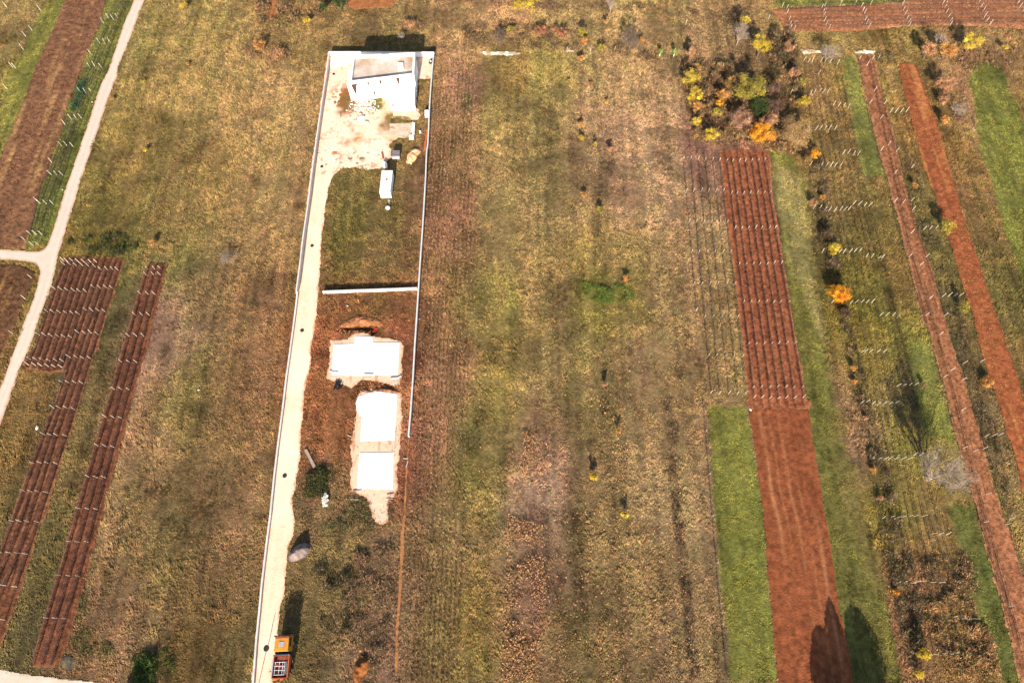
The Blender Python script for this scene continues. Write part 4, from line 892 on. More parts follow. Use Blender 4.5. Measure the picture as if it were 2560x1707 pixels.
wall(crp(640,430,[(357,1072),(366,1092),(342,1290),(305,1568)])+crp(640,850,[(270,320),(232,640),(190,960),(160,1210),(124,1568)])+crp(640,1267,[(95,300),(48,700),(25,950),(0,1190),(-35,1650)]), .5, .26, 'long low kerb-like wall along left side of the lower driveway', 'low_wall')
wall([(821.5, 129.5), (940, 129.5), (1085, 130.5)], 1.6, .2, 'white wall closing the far end of the plot behind the house', mat=M['plaster'])
wall(crp(640,0,[(1583,470),(1572,590),(1555,800),(1545,950),(1537,1150),(1529,1290),(1519,1350),(1511,1568)])+crp(640,430,[(1498,260),(1480,550),(1462,800),(1448,1020),(1430,1300),(1412,1568)])+crp(640,850,[(1398,330),(1378,620),(1358,850)]), 1.1, .24, 'long white right boundary wall ending beside the lower white slabs')
wall(crp(640,430,[(592,1062),(900,1050),(1180,1040),(1434,1030)]), .8, .22, 'short white cross wall between the grassy plot and red earth', mat=M['plaster'])
# ------------------------------------------------------------------ trees and bushes
PAL = dict(
 yellow=G_((232, 196, 60), (206, 168, 50), (178, 146, 54), (240, 208, 84)), olive=G_((186, 160, 60), (150, 138, 56), (206, 180, 70), (116, 112, 48)),
 orange=G_((230, 162, 84), (214, 142, 78), (204, 156, 80), (182, 120, 70)), salmon=G_((206, 148, 108), (190, 132, 96), (222, 166, 122), (160, 112, 80)),
 bright=G_((252, 176, 40), (246, 156, 48), (226, 130, 40), (250, 196, 66)), tan=G_((188, 148, 100), (168, 130, 88), (200, 162, 112), (140, 116, 70)),
 pink=G_((176, 130, 104), (156, 112, 92), (190, 144, 112), (128, 96, 72)), red=G_((190, 116, 84), (168, 100, 74), (200, 132, 92), (128, 90, 60)),
 purple=G_((124, 88, 78), (104, 72, 66), (142, 104, 90), (84, 62, 52)), green=G_((54, 74, 36), (40, 58, 28), (72, 92, 44), (90, 100, 50)),
 lime=G_((140, 170, 70), (116, 150, 60), (160, 180, 90)), brown=G_((100, 80, 58), (78, 62, 46), (124, 98, 72), (60, 50, 38)),
 mixed=G_((196, 140, 70), (140, 104, 68), (170, 128, 60), (96, 84, 50)))
for _k in PAL: PAL[_k] = [(c*.90+lin((150, 118, 74))*.14)*1.08 if _k not in ('bright', 'green') else c for c in PAL[_k]]
def mpx(px, py, zc):
    """metres per photo pixel at height zc under that pixel"""
    q = at(px, py, zc); c = (q-np.array([0, 0, CAMH]))@RT; return -c[2]/F
def plant(kind, label, px, py, r, h, pal, n, cat=None, fill=1.0, group=None, flat=1.0, trunk=True, bare=False, leafs=None, pale=False, low=.25, lobes=None):
    """px,py: middle of the crown in the photo; r: its radius in photo pixels; h: height in metres"""
    zc = h*(.5+low*.5); k = mpx(px, py, zc); R = r*k; q = at(px, py, zc); rz = h*(1-low)/2*flat
    n = int(n*2.6); r = r*1.3 if r > 14 else r*1.12
    t = thing(kind, label, cat or ('tree' if kind.endswith('tree') or 'tree' in kind else 'bush'), (q[0], q[1], 0), group)
    tb = MB(); rs = random.Random(int(px*7+py*13)); nl = lobes or max(6, int(8+R*5)); L = []
    tr = max(.03, h*.022)
    for i in range(nl):
        a = i*2.4+rs.uniform(-.4, .4); rr = R*math.sqrt((i+.5)/nl)*rs.uniform(.55, .95); zz = zc+rz*(1-(rr/R)**2)**.5*rs.uniform(-.35, .85)
        L.append((rr*math.cos(a), rr*math.sin(a), max(zz, .15), rs.uniform(.7, 1.25)))
    fork = min(h*.3, zc*.6)
    if trunk: tb.tube((0, 0, -.1), (0, 0, fork), tr*1.3, tr, 7)
    for lx, ly, lz, s in L:
        m = (lx*.45+rs.gauss(0, .1), ly*.45+rs.gauss(0, .1), fork+(lz-fork)*.6)
        if trunk: tb.tube((0, 0, fork*.8), m, tr*.75, tr*.45, 5); tb.tube(m, (lx, ly, lz), tr*.45, tr*.18, 4)
        nt_ = 10 if bare else 4
        for _ in range(nt_):
            d = (rs.gauss(0, .5)*R/math.sqrt(nl)*1.6, rs.gauss(0, .5)*R/math.sqrt(nl)*1.6, rs.uniform(.0, .5)*R*.6)
            e = (lx+d[0], ly+d[1], lz+d[2]); tb.tube((lx, ly, lz), e, tr*.2+.012, .012, 3)
            if bare:
                for _ in range(2): tb.tube(e, (e[0]+rs.gauss(0, .28)*R*.6, e[1]+rs.gauss(0, .28)*R*.6, e[2]+rs.uniform(0, .35)*R*.6), .016, .008, 3)
    tb.build('trunk' if not bare else 'branches', M['palebark'] if pale else M['bark'], t)
    if n:
        LL = np.array(L); i = rng.integers(0, nl, n); s = R/math.sqrt(nl)*1.28*LL[i, 3]*fill
        u = rng.normal(0, 1, (n, 3)); u /= np.linalg.norm(u, axis=1)[:, None]; rad = np.minimum(np.abs(rng.normal(0, .62, n))+.12, 1.9)
        c = LL[i, :3]+u*rad[:, None]*s[:, None]*np.array([1, 1, .85]); c[:, 2] = np.maximum(c[:, 2], .05)
        sz = (leafs or .18)*rng.uniform(.6, 1.3, n); a = rng.normal(0, 1, (n, 3)); a /= np.linalg.norm(a, axis=1)[:, None]
        b = np.cross(a, rng.normal(0, 1, (n, 3))); b /= np.linalg.norm(b, axis=1)[:, None]
        V = np.stack([c-a*sz[:, None]*.5, c-b*sz[:, None]*.32, c+a*sz[:, None]*.5, c+b*sz[:, None]*.32], 1).reshape(-1, 3)
        lobe_t = np.exp(rng.normal(0, .16, nl))[i]; pal_ = np.array(PAL[pal])
        base_i = rng.integers(0, len(pal_), nl)[i]; ci = np.where(rng.random(n) < .5, base_i, rng.integers(0, len(pal_), n))
        col = pal_[ci]*lobe_t[:, None]*np.exp(rng.normal(0, .28, n))[:, None]*K_ALB*.98
        me = mesh_np('crown', V, np.arange(4*n).reshape(-1, 4), np.repeat(col, 4, 0)); link('crown', me, M['leaf'], t)
    return t
T_ = plant
T_('leafy_tree', 'largest yellow green tree, in the middle of the thicket at upper right', 1878, 222, 44, 7, 'olive', 5200, low=.15)
T_('leafy_tree', 'golden yellow tree at the far end of the thicket, below the top vineyard', 1905, 112, 27, 6, 'yellow', 2600, low=.2)
T_('leafy_tree', 'yellow tree leading the left edge of the thicket', 1728, 198, 22, 4.4, 'yellow', 1700, low=.1)
T_('leafy_tree', 'yellow orange tree just in front of the thicket\'s left edge leader', 1738, 240, 21, 4.2, 'yellow', 1700, low=.1)
T_('leafy_bush', 'small orange yellow bush at left foot of the thicket', 1741, 268, 13, 2.6, 'orange', 700, low=.1)
T_('leafy_bush', 'pale yellow bush left of the slender lemon yellow tree', 1741, 306, 14, 3, 'yellow', 700, low=.1)
T_('slender_tree', 'slender lemon yellow tree above the left end of the red rows', 1778, 341, 17, 4.8, 'yellow', 1900, low=.05)
T_('leafy_tree', 'orange shrub tree inside the thicket, left of the big yellow green tree', 1808, 238, 18, 4, 'orange', 1000, low=.1)
T_('leafy_bush', 'bright orange yellow bush low inside the thicket', 1800, 258, 12, 3, 'bright', 600, low=.1)
T_('leafy_bush', 'dull yellow bush in the thicket above the pink brown tree', 1793, 282, 13, 2.8, 'olive', 600, low=.1)
T_('leafy_tree', 'tan orange tree in the upper thicket, above the orange shrub', 1824, 206, 18, 4, 'mixed', 1000, low=.1)
T_('round_tree', 'rounded pink brown tree in front of the thicket', 1852, 297, 32, 4.6, 'pink', 3800, low=.1)
T_('evergreen_tree', 'dark green tree half hidden behind the pink brown one', 1897, 268, 30, 4.6, 'green', 3200, low=.05)
T_('leafy_tree', 'orange yellow tree between the pink brown tree and the tan dome', 1903, 336, 33, 4.8, 'bright', 3200, low=.08)
T_('leafy_tree', 'salmon orange tree top touching the tan domed tree', 1922, 303, 22, 5, 'salmon', 1700, low=.1)
T_('round_tree', 'wide tan domed tree at the front right of the thicket', 1984, 333, 47, 5, 'tan', 7000, low=.05)
T_('slender_tree', 'tall salmon shrub tree left of the thicket top', 1727, 133, 13, 4, 'salmon', 1000, low=.05)
T_('bare_tree', 'bare grey tree with thin crown beside the golden yellow tree', 1852, 84, 25, 5.5, None, 0, bare=True, pale=True)
T_('leafy_bush', 'small yellow crown leaning over the bare grey tree', 1861, 54, 14, 5, 'yellow', 600, low=.4)
T_('leafy_tree', 'purple brown tree on the right side of the thicket', 1933, 222, 21, 4.4, 'purple', 1500, low=.1)
T_('leafy_tree', 'dark purple brown tree in front of the thicket shadow', 1937, 266, 24, 4, 'purple', 1900, low=.1)
T_('leafy_bush', 'orange brown bush beside the shaded clearing', 1984, 185, 16, 3, 'salmon', 900, low=.1)
T_('leafy_bush', 'yellow bush at the top left corner of the olive strip', 2012, 254, 18, 3, 'yellow', 1000, low=.1)
T_('leafy_bush', 'olive bush above the yellow bush near the olive strip', 2008, 205, 12, 2.6, 'olive', 500, low=.1)
T_('leafy_bush', 'rust brown bush behind the thicket near the stony verge', 1972, 120, 17, 3, 'salmon', 900, low=.1)
T_('leafy_bush', 'bright orange bush beneath the tan domed tree', 2038, 385, 13, 2.8, 'bright', 800, low=.05)
T_('leafy_bush', 'brown and yellow bush left of the bright orange one by the olive strip', 2016, 400, 14, 2.6, 'mixed', 700, low=.05)
T_('bare_tree', 'bare whitish tree standing on the stony verge', 2073, 135, 27, 4.6, None, 0, bare=True, pale=True)
T_('leafy_tree', 'orange tree at the left of the upper right trio', 2322, 126, 21, 4.6, 'salmon', 1700, low=.1)
T_('leafy_tree', 'orange yellow tree in the middle of the upper right trio', 2370, 126, 24, 5, 'orange', 2100, low=.1)
T_('leafy_tree', 'golden tree at the right of the upper right trio', 2430, 108, 26, 5, 'yellow', 2400, low=.1)
T_('bare_tree', 'grey bare tree between the orange trees of the trio', 2348, 103, 17, 4.6, None, 0, bare=True, pale=True)
T_('leafy_tree', 'salmon tree right of the far end of the deep red strip', 2363, 212, 24, 4.4, 'salmon', 2100, low=.1)
T_('leafy_bush', 'smaller salmon bush just below the salmon tree', 2358, 253, 15, 2.8, 'salmon', 800, low=.1)
T_('leafy_bush', 'orange bush below the two salmon ones by the deep red strip', 2361, 302, 14, 2.6, 'orange', 700, low=.1)
T_('bare_tree', 'low bare grey tree right of the orange bush', 2395, 276, 22, 3, None, 0, bare=True, pale=True)
T_('leafy_bush', 'tiny yellow bush near the top right corner', 2514, 120, 9, 2, 'yellow', 260)
T_('leafy_tree', 'bright yellow tree cut by the top edge of the picture', 1314, 6, 36, 5.5, 'yellow', 3200, low=.05)
T_('leafy_bush', 'brick red bush in the hedge behind the meadow, left one', 1349, 78, 21, 2.6, 'red', 1100, low=.05)
T_('leafy_bush', 'brick red bush in the hedge behind the meadow, right one', 1403, 84, 22, 2.6, 'red', 1000, low=.05)
T_('leafy_bush', 'yellow green bush in the hedge right of the red bushes', 1455, 82, 14, 3, 'olive', 700)
T_('leafy_bush', 'orange bush just under the yellow green hedge bush', 1460, 103, 11, 2, 'orange', 450)
T_('bare_tree', 'large bare pinkish tree in the hedge', 1577, 103, 34, 5.5, 'pink', 500, bare=True, low=.15, leafs=.12)
T_('leafy_bush', 'orange bush at the right side of the bare pinkish tree', 1604, 104, 10, 2.8, 'orange', 450)
T_('leafy_bush', 'olive yellow bush left of the bare pinkish tree', 1502, 119, 12, 2, 'olive', 450)
T_('leafy_bush', 'small orange bush high in the hedge, above the others', 1514, 57, 7, 2.4, 'orange', 260)
T_('bare_tree', 'white stemmed bare tree at the top edge', 1528, 12, 14, 4.5, None, 0, bare=True, pale=True)
T_('leafy_bush', 'orange bush in front of the hedge at the meadow edge', 1452, 147, 10, 1.8, 'orange', 420)
T_('leafy_bush', 'orange scrub bush left of the plot\'s far left corner', 648, 114, 19, 2.4, 'orange', 900)
T_('leafy_bush', 'dull orange bush nearest the plot\'s far left corner', 690, 132, 22, 2, 'salmon', 600, fill=1.2)
T_('leafy_bush', 'salmon bush behind the house\'s long shadow', 1024, 62, 18, 2, 'salmon', 600)
T_('bare_tree', 'bare pale sapling at the edge of the house shadow', 1004, 92, 10, 2.4, None, 0, bare=True, pale=True)
T_('evergreen_bush', 'dark green bush at the top left of the house shadow', 808, 17, 12, 2.8, 'green', 700)
T_('evergreen_tree', 'dark green tree beside the small red patch at top', 848, 10, 18, 4, 'green', 1200)
T_('leafy_bush', 'yellow bush left of the dark green ones at top', 766, 50, 12, 2, 'yellow', 450)
T_('leafy_bush', 'yellow green bush near the plot\'s far right corner', 1277, 73, 12, 2, 'olive', 420)
T_('bare_tree', 'bare pinkish shrub tree right of the house shadow', 1249, 98, 25, 3.4, 'pink', 260, bare=True, leafs=.1)
T_('leafy_bush', 'golden bush alone near the road\'s far end', 460, 15, 10, 2.2, 'yellow', 420)
T_('leafy_bush', 'small orange bush touching the right edge of the road', 280, 248, 6, 1.0, 'orange', 150)
T_('leafy_bush', 'faint orange bush in upper left meadow', 469, 160, 5, .9, 'orange', 120)
T_('leafy_bush', 'faint yellow bush in left meadow, right of the road bend', 358, 203, 7, .9, 'olive', 140)
T_('leafy_bush', 'small yellow bush in left meadow above the junction', 362, 376, 6, 1.1, 'yellow', 160)
T_('leafy_bush', 'orange bush by the hedge above the three-row vineyard', 381, 608, 9, 1.3, 'orange', 240)
T_('bare_bush', 'white leafless bush in the left meadow', 568, 646, 22, 1.6, None, 0, cat='bush', bare=True, pale=True, flat=.8)
for i, (a, b, r, h, p, s) in enumerate([
 (1517, 254, 5, 1.3, 'yellow', 'tiny yellow bush, farthest of those in the upper meadow'), (1452, 310, 8, 1.7, 'orange', 'orange bush, upper of two close together in the upper meadow'),
 (1454, 344, 9, 1.5, 'yellow', 'yellow orange bush, lower of two close together in the upper meadow'), (1488, 362, 6, 1.7, 'yellow', 'small yellow bush right of the close pair in the upper meadow'),
 (1524, 374, 8, 1.9, 'salmon', 'salmon bush nearest the grassy vineyard in the upper meadow'), (1476, 210, 6, .7, 'red', 'tiny reddish bush in the upper meadow'),
 (1460, 487, 8, 1.6, 'orange', 'dull orange bush in the meadow left of the first post lines'), (1499, 525, 10, 1.6, 'olive', 'yellow brown bush in the meadow middle, above the green patch'),
 (1567, 695, 9, 1.8, 'orange', 'orange bush just above the right end of the green patch'), (1513, 962, 7, 1.8, 'salmon', 'pale orange bush in the middle meadow, below the green patch'),
 (1545, 1077, 8, 1.8, 'orange', 'vivid orange bush in the lower middle meadow'), (1483, 1191, 11, 2.0, 'yellow', 'yellow bush with a dark shadow in the lower meadow'),
 (1563, 1287, 10, 2.0, 'yellow', 'round yellow bush, nearest of the lower meadow bushes'),
 (2097, 736, 29, 3.2, 'bright', 'glowing orange bush on the hedge left of the olive strip'), (2083, 621, 19, 2.4, 'yellow', 'yellow bush up the hedge from the glowing orange one'),
 (2056, 492, 8, 1.5, 'orange', 'small orange yellow bush high on the olive strip hedge'), (2032, 508, 12, 1.6, 'salmon', 'salmon bush at the left foot of the olive strip hedge'),
 (2066, 588, 17, 2.2, 'brown', 'brown bush just above the yellow hedge bush'), (2111, 783, 18, 2.2, 'brown', 'dark brown bush just below the glowing orange one'),
 (2366, 567, 20, 3.4, 'olive', 'olive bush pressing into the deep red strip'), (2288, 464, 9, 1.6, 'orange', 'orange bush between the two red strips'),
 (2411, 768, 13, 3.0, 'olive', 'sparse olive shrub left of the deep red strip, with a long shadow'), (2132, 920, 9, 1.3, 'orange', 'orange bush, upper of two on the lower hedge'),
 (2135, 954, 8, 1.0, 'orange', 'orange bush, lower of two on the lower hedge'), (2164, 1045, 6, .9, 'salmon', 'small rust bush on the lower hedge'),
 (2184, 1176, 8, 1.2, 'orange', 'pale orange bush on the hedge left of the big bare tree'), (2200, 1246, 8, 1.1, 'salmon', 'dull orange bush on the hedge below left of the big bare tree'),
 (2467, 953, 18, 1.2, 'orange', 'low orange bush beside the deep red strip'), (2307, 962, 7, 1.0, 'pink', 'pinkish bush right of the leaning post line'),
 (2240, 1480, 8, 1.0, 'bright', 'bright orange bush near the bottom of the hedge'), (2310, 1635, 16, 1.6, 'yellow', 'sparse yellow bush near the bottom right, upper one'),
 (2297, 1682, 12, 1.4, 'yellow', 'sparse yellow bush near the bottom right, lower one'),
 (1420, 203, 6, .8, 'olive', 'faint yellow bush at the far left of the upper meadow')]):
    plant('leafy_bush', s, a, b, r, h, p, int(60+r*r*5.5), low=.1, leafs=.15, trunk=True)
for a, b, s in ((1652, 128, 'pale green sapling in a guard tube, left of the pair'), (1687, 130, 'pale green sapling in a guard tube, right of the pair')):
    t = plant('guarded_sapling', s, a, b, 6, 2.2, 'lime', 260, cat='sapling', group='saplings in guard tubes', low=.35)
    MB().tube((0, 0, -.05), (0, 0, .9), .14, .14, 8).build('guard_tube', M['tube'], t)

def bare_big(label, px, py, zc, R, h):
    q = at(px, py, zc); t = thing('bare_tree', label, 'tree', (q[0], q[1], 0)); mb = MB(); tm = MB(); rs = random.Random(5)
    tm.tube((0, 0, -.2), (.1, 0, 1.6), .34, .24, 10)
    def grow(p, d, L, r, lev):
        n = 3 if lev < 3 else 2
        for i in range(n):
            e = p+d*(L/n); d = (d+Vector((rs.gauss(0, .16), rs.gauss(0, .16), rs.gauss(.03, .12)))).normalized()
            mb.tube(p, e, r*(1-i*.2/n), r*(1-(i+1)*.2/n), 5 if lev < 2 else 3); p = e
            if lev < 5 and (i > 0 or lev > 1):
                for _ in range(2 if lev < 4 else 1):
                    a = rs.uniform(0, 6.28); s = Vector((math.cos(a), math.sin(a), rs.uniform(-.1, .7)))
                    grow(p, (d*.9+s*.8).normalized(), L*rs.uniform(.55, .78), r*.42, lev+1)
        if lev < 5: grow(p, (d+Vector((rs.gauss(0, .3), rs.gauss(0, .3), .1))).normalized(), L*.62, r*.62, lev+1)
    for i in range(6):
        a = i*1.05+.3; grow(Vector((.1, 0, 1.5)), Vector((math.cos(a), math.sin(a), .85 if i % 2 else 1.25)).normalized(), h*.30, .15, 1)
    grow(Vector((.1, 0, 1.5)), Vector((0, 0, 1)), h*.36, .17, 1)
    rad = np.percentile(np.hypot(*np.array(mb.v)[:, :2].T), 97); zmx = max(v[2] for v in mb.v)
    mb.v = [(v[0]*R/rad, v[1]*R/rad, 1.5+(v[2]-1.5)*(h-1.5)/(zmx-1.5)) for v in mb.v]
    tm.build('trunk', M['palebark'], t); mb.build('branches', M['palebark'], t)
bare_big('largest bare tree with spreading pale twigs, between the olive strip and pale red strip', 2366, 1178, 6.0, 4.5, 10.0)
# trees that stand just below the picture: only their shadows reach into it
def shadow_tree(x, y, R, h, label, pal='green'):
    t = thing('evergreen_tree', label, 'tree', (x, y, 0)); tb = MB(); tb.tube((0, 0, -.1), (0, 0, h*.8), h*.02, h*.008, 7); tb.build('trunk', M['bark'], t)
    n = 9000; zz = rng.random(n); r = R*np.sqrt(np.maximum(0, 1-zz**5))*np.sqrt(rng.random(n)); a = rng.uniform(0, 6.28, n)
    r = r*(1+.28*np.sin(3*a+zz*8+x)); c = np.stack([r*np.cos(a)+.25*R*np.sin(zz*5), r*np.sin(a), .4+zz*(h-.4)*(1+.10*np.sin(2*a+x))], -1); sz = rng.uniform(.25, .5, n)[:, None]
    d = rng.normal(0, 1, (n, 3)); d /= np.linalg.norm(d, axis=1)[:, None]; b = np.cross(d, rng.normal(0, 1, (n, 3))); b /= np.linalg.norm(b, axis=1)[:, None]
    V = np.stack([c-d*sz*.5, c-b*sz*.4, c+d*sz*.5, c+b*sz*.4], 1).reshape(-1, 3); col = np.array(PAL[pal])[rng.integers(0, 4, n)]*K_ALB
    link('crown', mesh_np('crown', V, np.arange(4*n).reshape(-1, 4), np.repeat(col, 4, 0)), M['leaf'], t)
def put_shadow(px, py, h, R, label):
    q = at(px, py); L = h/math.tan(SUN_EL); shadow_tree(q[0]-L*math.sin(SH_AZ), q[1]-L*math.cos(SH_AZ), R, h, label)
put_shadow(2084, 1520, 8.6, 1.9, 'pointed evergreen just below the picture, shading the red field')
put_shadow(2146, 1548, 9.0, 2.9, 'broader evergreen just below the picture, shading the green lane')
put_shadow(2056, 1590, 8.0, 2.4, 'smaller evergreen just below the picture, shading the red field')
put_shadow(374, 1650, 4.5, 2.2, 'evergreen just below the picture, shading the bottom left meadow')
# ------------------------------------------------------------------ house
HZ = (810, 110); HK = 8.11
def hz(x, y, z): return np.array(at(HZ[0]+x/HK, HZ[1]+y/HK, z)[:2])
HH = 5.9
NW, NE, SE, SW = hz(585, 228, HH), hz(1845, 175, HH), hz(1822, 615, HH), hz(520, 775, HH)
org = (SW+SE+NE+NW)/4
house = thing('white_house', 'white flat-roofed unfinished house with brown stained roof at the far end', 'house', (org[0], org[1], 0))
R2 = lambda p: (p[0]-org[0], p[1]-org[1])
q = [R2(p) for p in (SW, SE, NE, NW)]
def inset(poly, d):
    c = np.mean(poly, 0); out = []; n = len(poly)
    for i in range(n):
        p0, p1, p2 = map(np.array, (poly[i-1], poly[i], poly[(i+1) % n]))
        a = (p1-p0)/np.hypot(*(p1-p0)); b = (p2-p1)/np.hypot(*(p2-p1)); na = np.array([-a[1], a[0]]); nb = np.array([-b[1], b[0]])
        k = d/(1+na@nb); out.append(tuple(p1+(na+nb)*k))
    return out
if sum(q[i][0]*q[(i+1) % 4][1]-q[(i+1) % 4][0]*q[i][1] for i in range(4)) < 0: q = q[::-1]
def wall_with_holes(a, b, z0, z1, holes, name, mat, parent, th=.3, inner=None):
    """a wall sheet from a to b (outside on the right of a->b) with real recessed openings: (u0,u1,v0,v1) in metres"""
    a = np.array(a, float); b = np.array(b, float); L = np.hypot(*(b-a)); d = (b-a)/L; n = np.array([d[1], -d[0]])
    us = sorted({0, L}|{h[0] for h in holes}|{h[1] for h in holes}); vs = sorted({z0, z1}|{h[2] for h in holes}|{h[3] for h in holes}); mb = MB()
    P3 = lambda u, v, k=0: (a[0]+d[0]*u-n[0]*k, a[1]+d[1]*u-n[1]*k, v)
    for i in range(len(us)-1):
        for j in range(len(vs)-1):
            um, vm = (us[i]+us[i+1])/2, (vs[j]+vs[j+1])/2
            if any(h[0] < um < h[1] and h[2] < vm < h[3] for h in holes): continue
            mb.add([P3(us[i], vs[j]), P3(us[i+1], vs[j]), P3(us[i+1], vs[j+1]), P3(us[i], vs[j+1])], [(0, 1, 2, 3)])
    for u0, u1, v0, v1 in holes:
        mb.add([P3(u0, v0), P3(u1, v0), P3(u1, v1), P3(u0, v1), P3(u0, v0, th), P3(u1, v0, th), P3(u1, v1, th), P3(u0, v1, th)], [(0, 4, 5, 1), (1, 5, 6, 2), (2, 6, 7, 3), (3, 7, 4, 0)])
    o = mb.build(name, mat, parent)
    for u0, u1, v0, v1 in holes:
        w_ = MB(); f = .07
        def bar(ua, ub, va, vb): w_.add([P3(ua, va, th-.06), P3(ub, va, th-.06), P3(ub, vb, th-.06), P3(ua, vb, th-.06), P3(ua, va, th), P3(ub, va, th), P3(ub, vb, th), P3(ua, vb, th)], [(0, 1, 2, 3), (0, 4, 5, 1), (1, 5, 6, 2), (2, 6, 7, 3), (3, 7, 4, 0)])
        bar(u0, u1, v0, v0+f); bar(u0, u1, v1-f, v1); bar(u0, u0+f, v0+f, v1-f); bar(u1-f, u1, v0+f, v1-f)
        wo = w_.build('window', M['frame'], parent)
        g = MB(); g.add([P3(u0, v0, th-.02), P3(u1, v0, th-.02), P3(u1, v1, th-.02), P3(u0, v1, th-.02)], [(0, 1, 2, 3)]); g.build('pane', M['glass'], wo)
    return o
sw, se, ne, nw = R2(SW), R2(SE), R2(NE), R2(NW)
Ls = math.hypot(se[0]-sw[0], se[1]-sw[1])
uf = lambda x: (x-520)/(1822-520)*Ls
hol = []; _old = [(uf(632), uf(632)+.35, 3.6, 4.15), (uf(872), uf(872)+.45, 3.5, 4.15), (uf(1108), uf(1108)+.6, 3.4, 4.2), (uf(1455), uf(1455)+.8, 3.2, 4.25), (uf(655), uf(655)+.3, .9, 1.3), (uf(985), uf(985)+.45, .9, 1.7)]
wall_with_holes(sw, se, -.2, HH-.12, hol, 'south_wall', M['plaster'], house)
for a, b, nm in ((se, ne, 'east_wall'), (ne, nw, 'north_wall'), (nw, sw, 'west_wall')):
    mb = MB(); mb.add([(*a, -.2), (*b, -.2), (*b, HH-.12), (*a, HH-.12)], [(0, 1, 2, 3)]); mb.build(nm, M['plaster'], house)
# south wall openings: reveal shade put into dark tapered panels, wide at the top
_dw = (np.array(se)-np.array(sw))/Ls; _nw = np.array([_dw[1], -_dw[0]])
def shade_wedge(x, y, wpx, hpx):
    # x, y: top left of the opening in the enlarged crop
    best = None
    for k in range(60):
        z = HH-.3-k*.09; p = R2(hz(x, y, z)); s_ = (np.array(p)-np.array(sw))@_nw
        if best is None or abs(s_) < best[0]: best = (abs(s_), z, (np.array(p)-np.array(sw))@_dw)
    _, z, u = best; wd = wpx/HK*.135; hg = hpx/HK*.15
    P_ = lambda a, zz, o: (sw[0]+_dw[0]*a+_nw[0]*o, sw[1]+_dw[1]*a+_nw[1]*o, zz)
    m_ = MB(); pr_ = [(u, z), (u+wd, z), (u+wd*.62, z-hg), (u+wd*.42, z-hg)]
    m_.add([P_(a, zz, .03) for a, zz in pr_]+[P_(a, zz, -.05) for a, zz in pr_], [(0, 1, 2, 3), (0, 4, 5, 1), (1, 5, 6, 2), (2, 6, 7, 3), (3, 7, 4, 0)]); return m_.build('window', M['frame'], house)  # dark panel holding the reveal shade of the opening
for a_ in ((640, 815, 24, 32), (866, 780, 34, 62), (1106, 742, 44, 84), (1452, 692, 58, 118), (652, 1012, 24, 32), (986, 965, 36, 72)): shade_wedge(*a_)
_w = shade_wedge(540, 822, 78, 165); _w.name = 'door'
inn = inset(q, .42)
mb = MB(); n = 4
V = [(*p, HH-.12) for p in inset(q, -.04)]+[(*p, HH) for p in inset(q, -.04)]+[(*p, HH) for p in inn]+[(*p, HH-.75) for p in inn]
Fq = []
for i in range(4):
    j = (i+1) % 4; Fq += [(i, j, 4+j, 4+i), (4+i, 4+j, 8+j, 8+i), (8+i, 8+j, 12+j, 12+i)]
Fq += [(3, 2, 1, 0)] if False else []
mb.add(V, Fq); mb.build('parapet', M['plaster'], house)
mb = MB(); mb.add([(*p, HH-.70) for p in inset(q, .40)], [(0, 1, 2, 3)]); roof = mb.build('roof', M['deck'], house)
def hbox(pts, z0, z1, name, mat, parent=house, zt=None):
    pp = [R2(hz(x, y, z1 if zt is None else zt)) for x, y in pts]; mb = MB(); mb.prism(pp, z0, z1); return mb.build(name, mat, parent, bevel=.02)
hbox([(1492, 380), (1605, 375), (1612, 490), (1498, 498)], HH-.69, HH-.25, 'skylight', M['white'])
hbox([(1155, 212), (1305, 205), (1308, 262), (1158, 268)], HH-.69, HH+.25, 'chimney', M['plaster'])
# lower wing along the west side
hbox([(508, 480), (560, 480), (520, 812), (462, 815)], -.2, HH-.7, 'side_wing', M['plaster'])
hbox([(522, 500), (530, 500), (505, 780), (492, 780)], HH-.72, HH-.66, 'step_shade_strip', M['grey'])  # dark strip in place of the shadow band along the lower step
# tall door opening surround on the south wall

# protruding front block with a flat terrace roof
fb = [R2(hz(x, y, 2.7)) for x, y in ((1326, 870), (1340, 1188), (1833, 1190), (1842, 790))]
a_, b_2, c_2, d_2 = fb
wall_with_holes(b_2, c_2, -.2, 2.7, [(.35, .75, 1.3, 2.2)], 'terrace_front', M['cream'], house)
mb = MB(); mb.add([(*a_, -.2), (*b_2, -.2), (*b_2, 2.7), (*a_, 2.7)], [(0, 1, 2, 3)]); mb.add([(*c_2, -.2), (*d_2, -.2), (*d_2, 2.7), (*c_2, 2.7)], [(0, 1, 2, 3)]); mb.add([(*a_, 2.7), (*b_2, 2.7), (*c_2, 2.7), (*d_2, 2.7)], [(0, 1, 2, 3)])
mb.build('terrace', M['plaster'], house)
pf = [hz(x, y, .15) for x, y in ((1400, 1345), (1868, 1340), (1960, 1432), (1890, 1500), (1720, 1470), (1560, 1448), (1400, 1450))]
mb = MB(); mb.prism([(p[0]-pf[0][0], p[1]-pf[0][1]) for p in pf], -.1, .14); o = mb.build('front_paving', M['creamslab'], None, (pf[0][0], pf[0][1], 0)); tag(o, 'pale paving slab in front of the house\'s protruding block', 'paving')

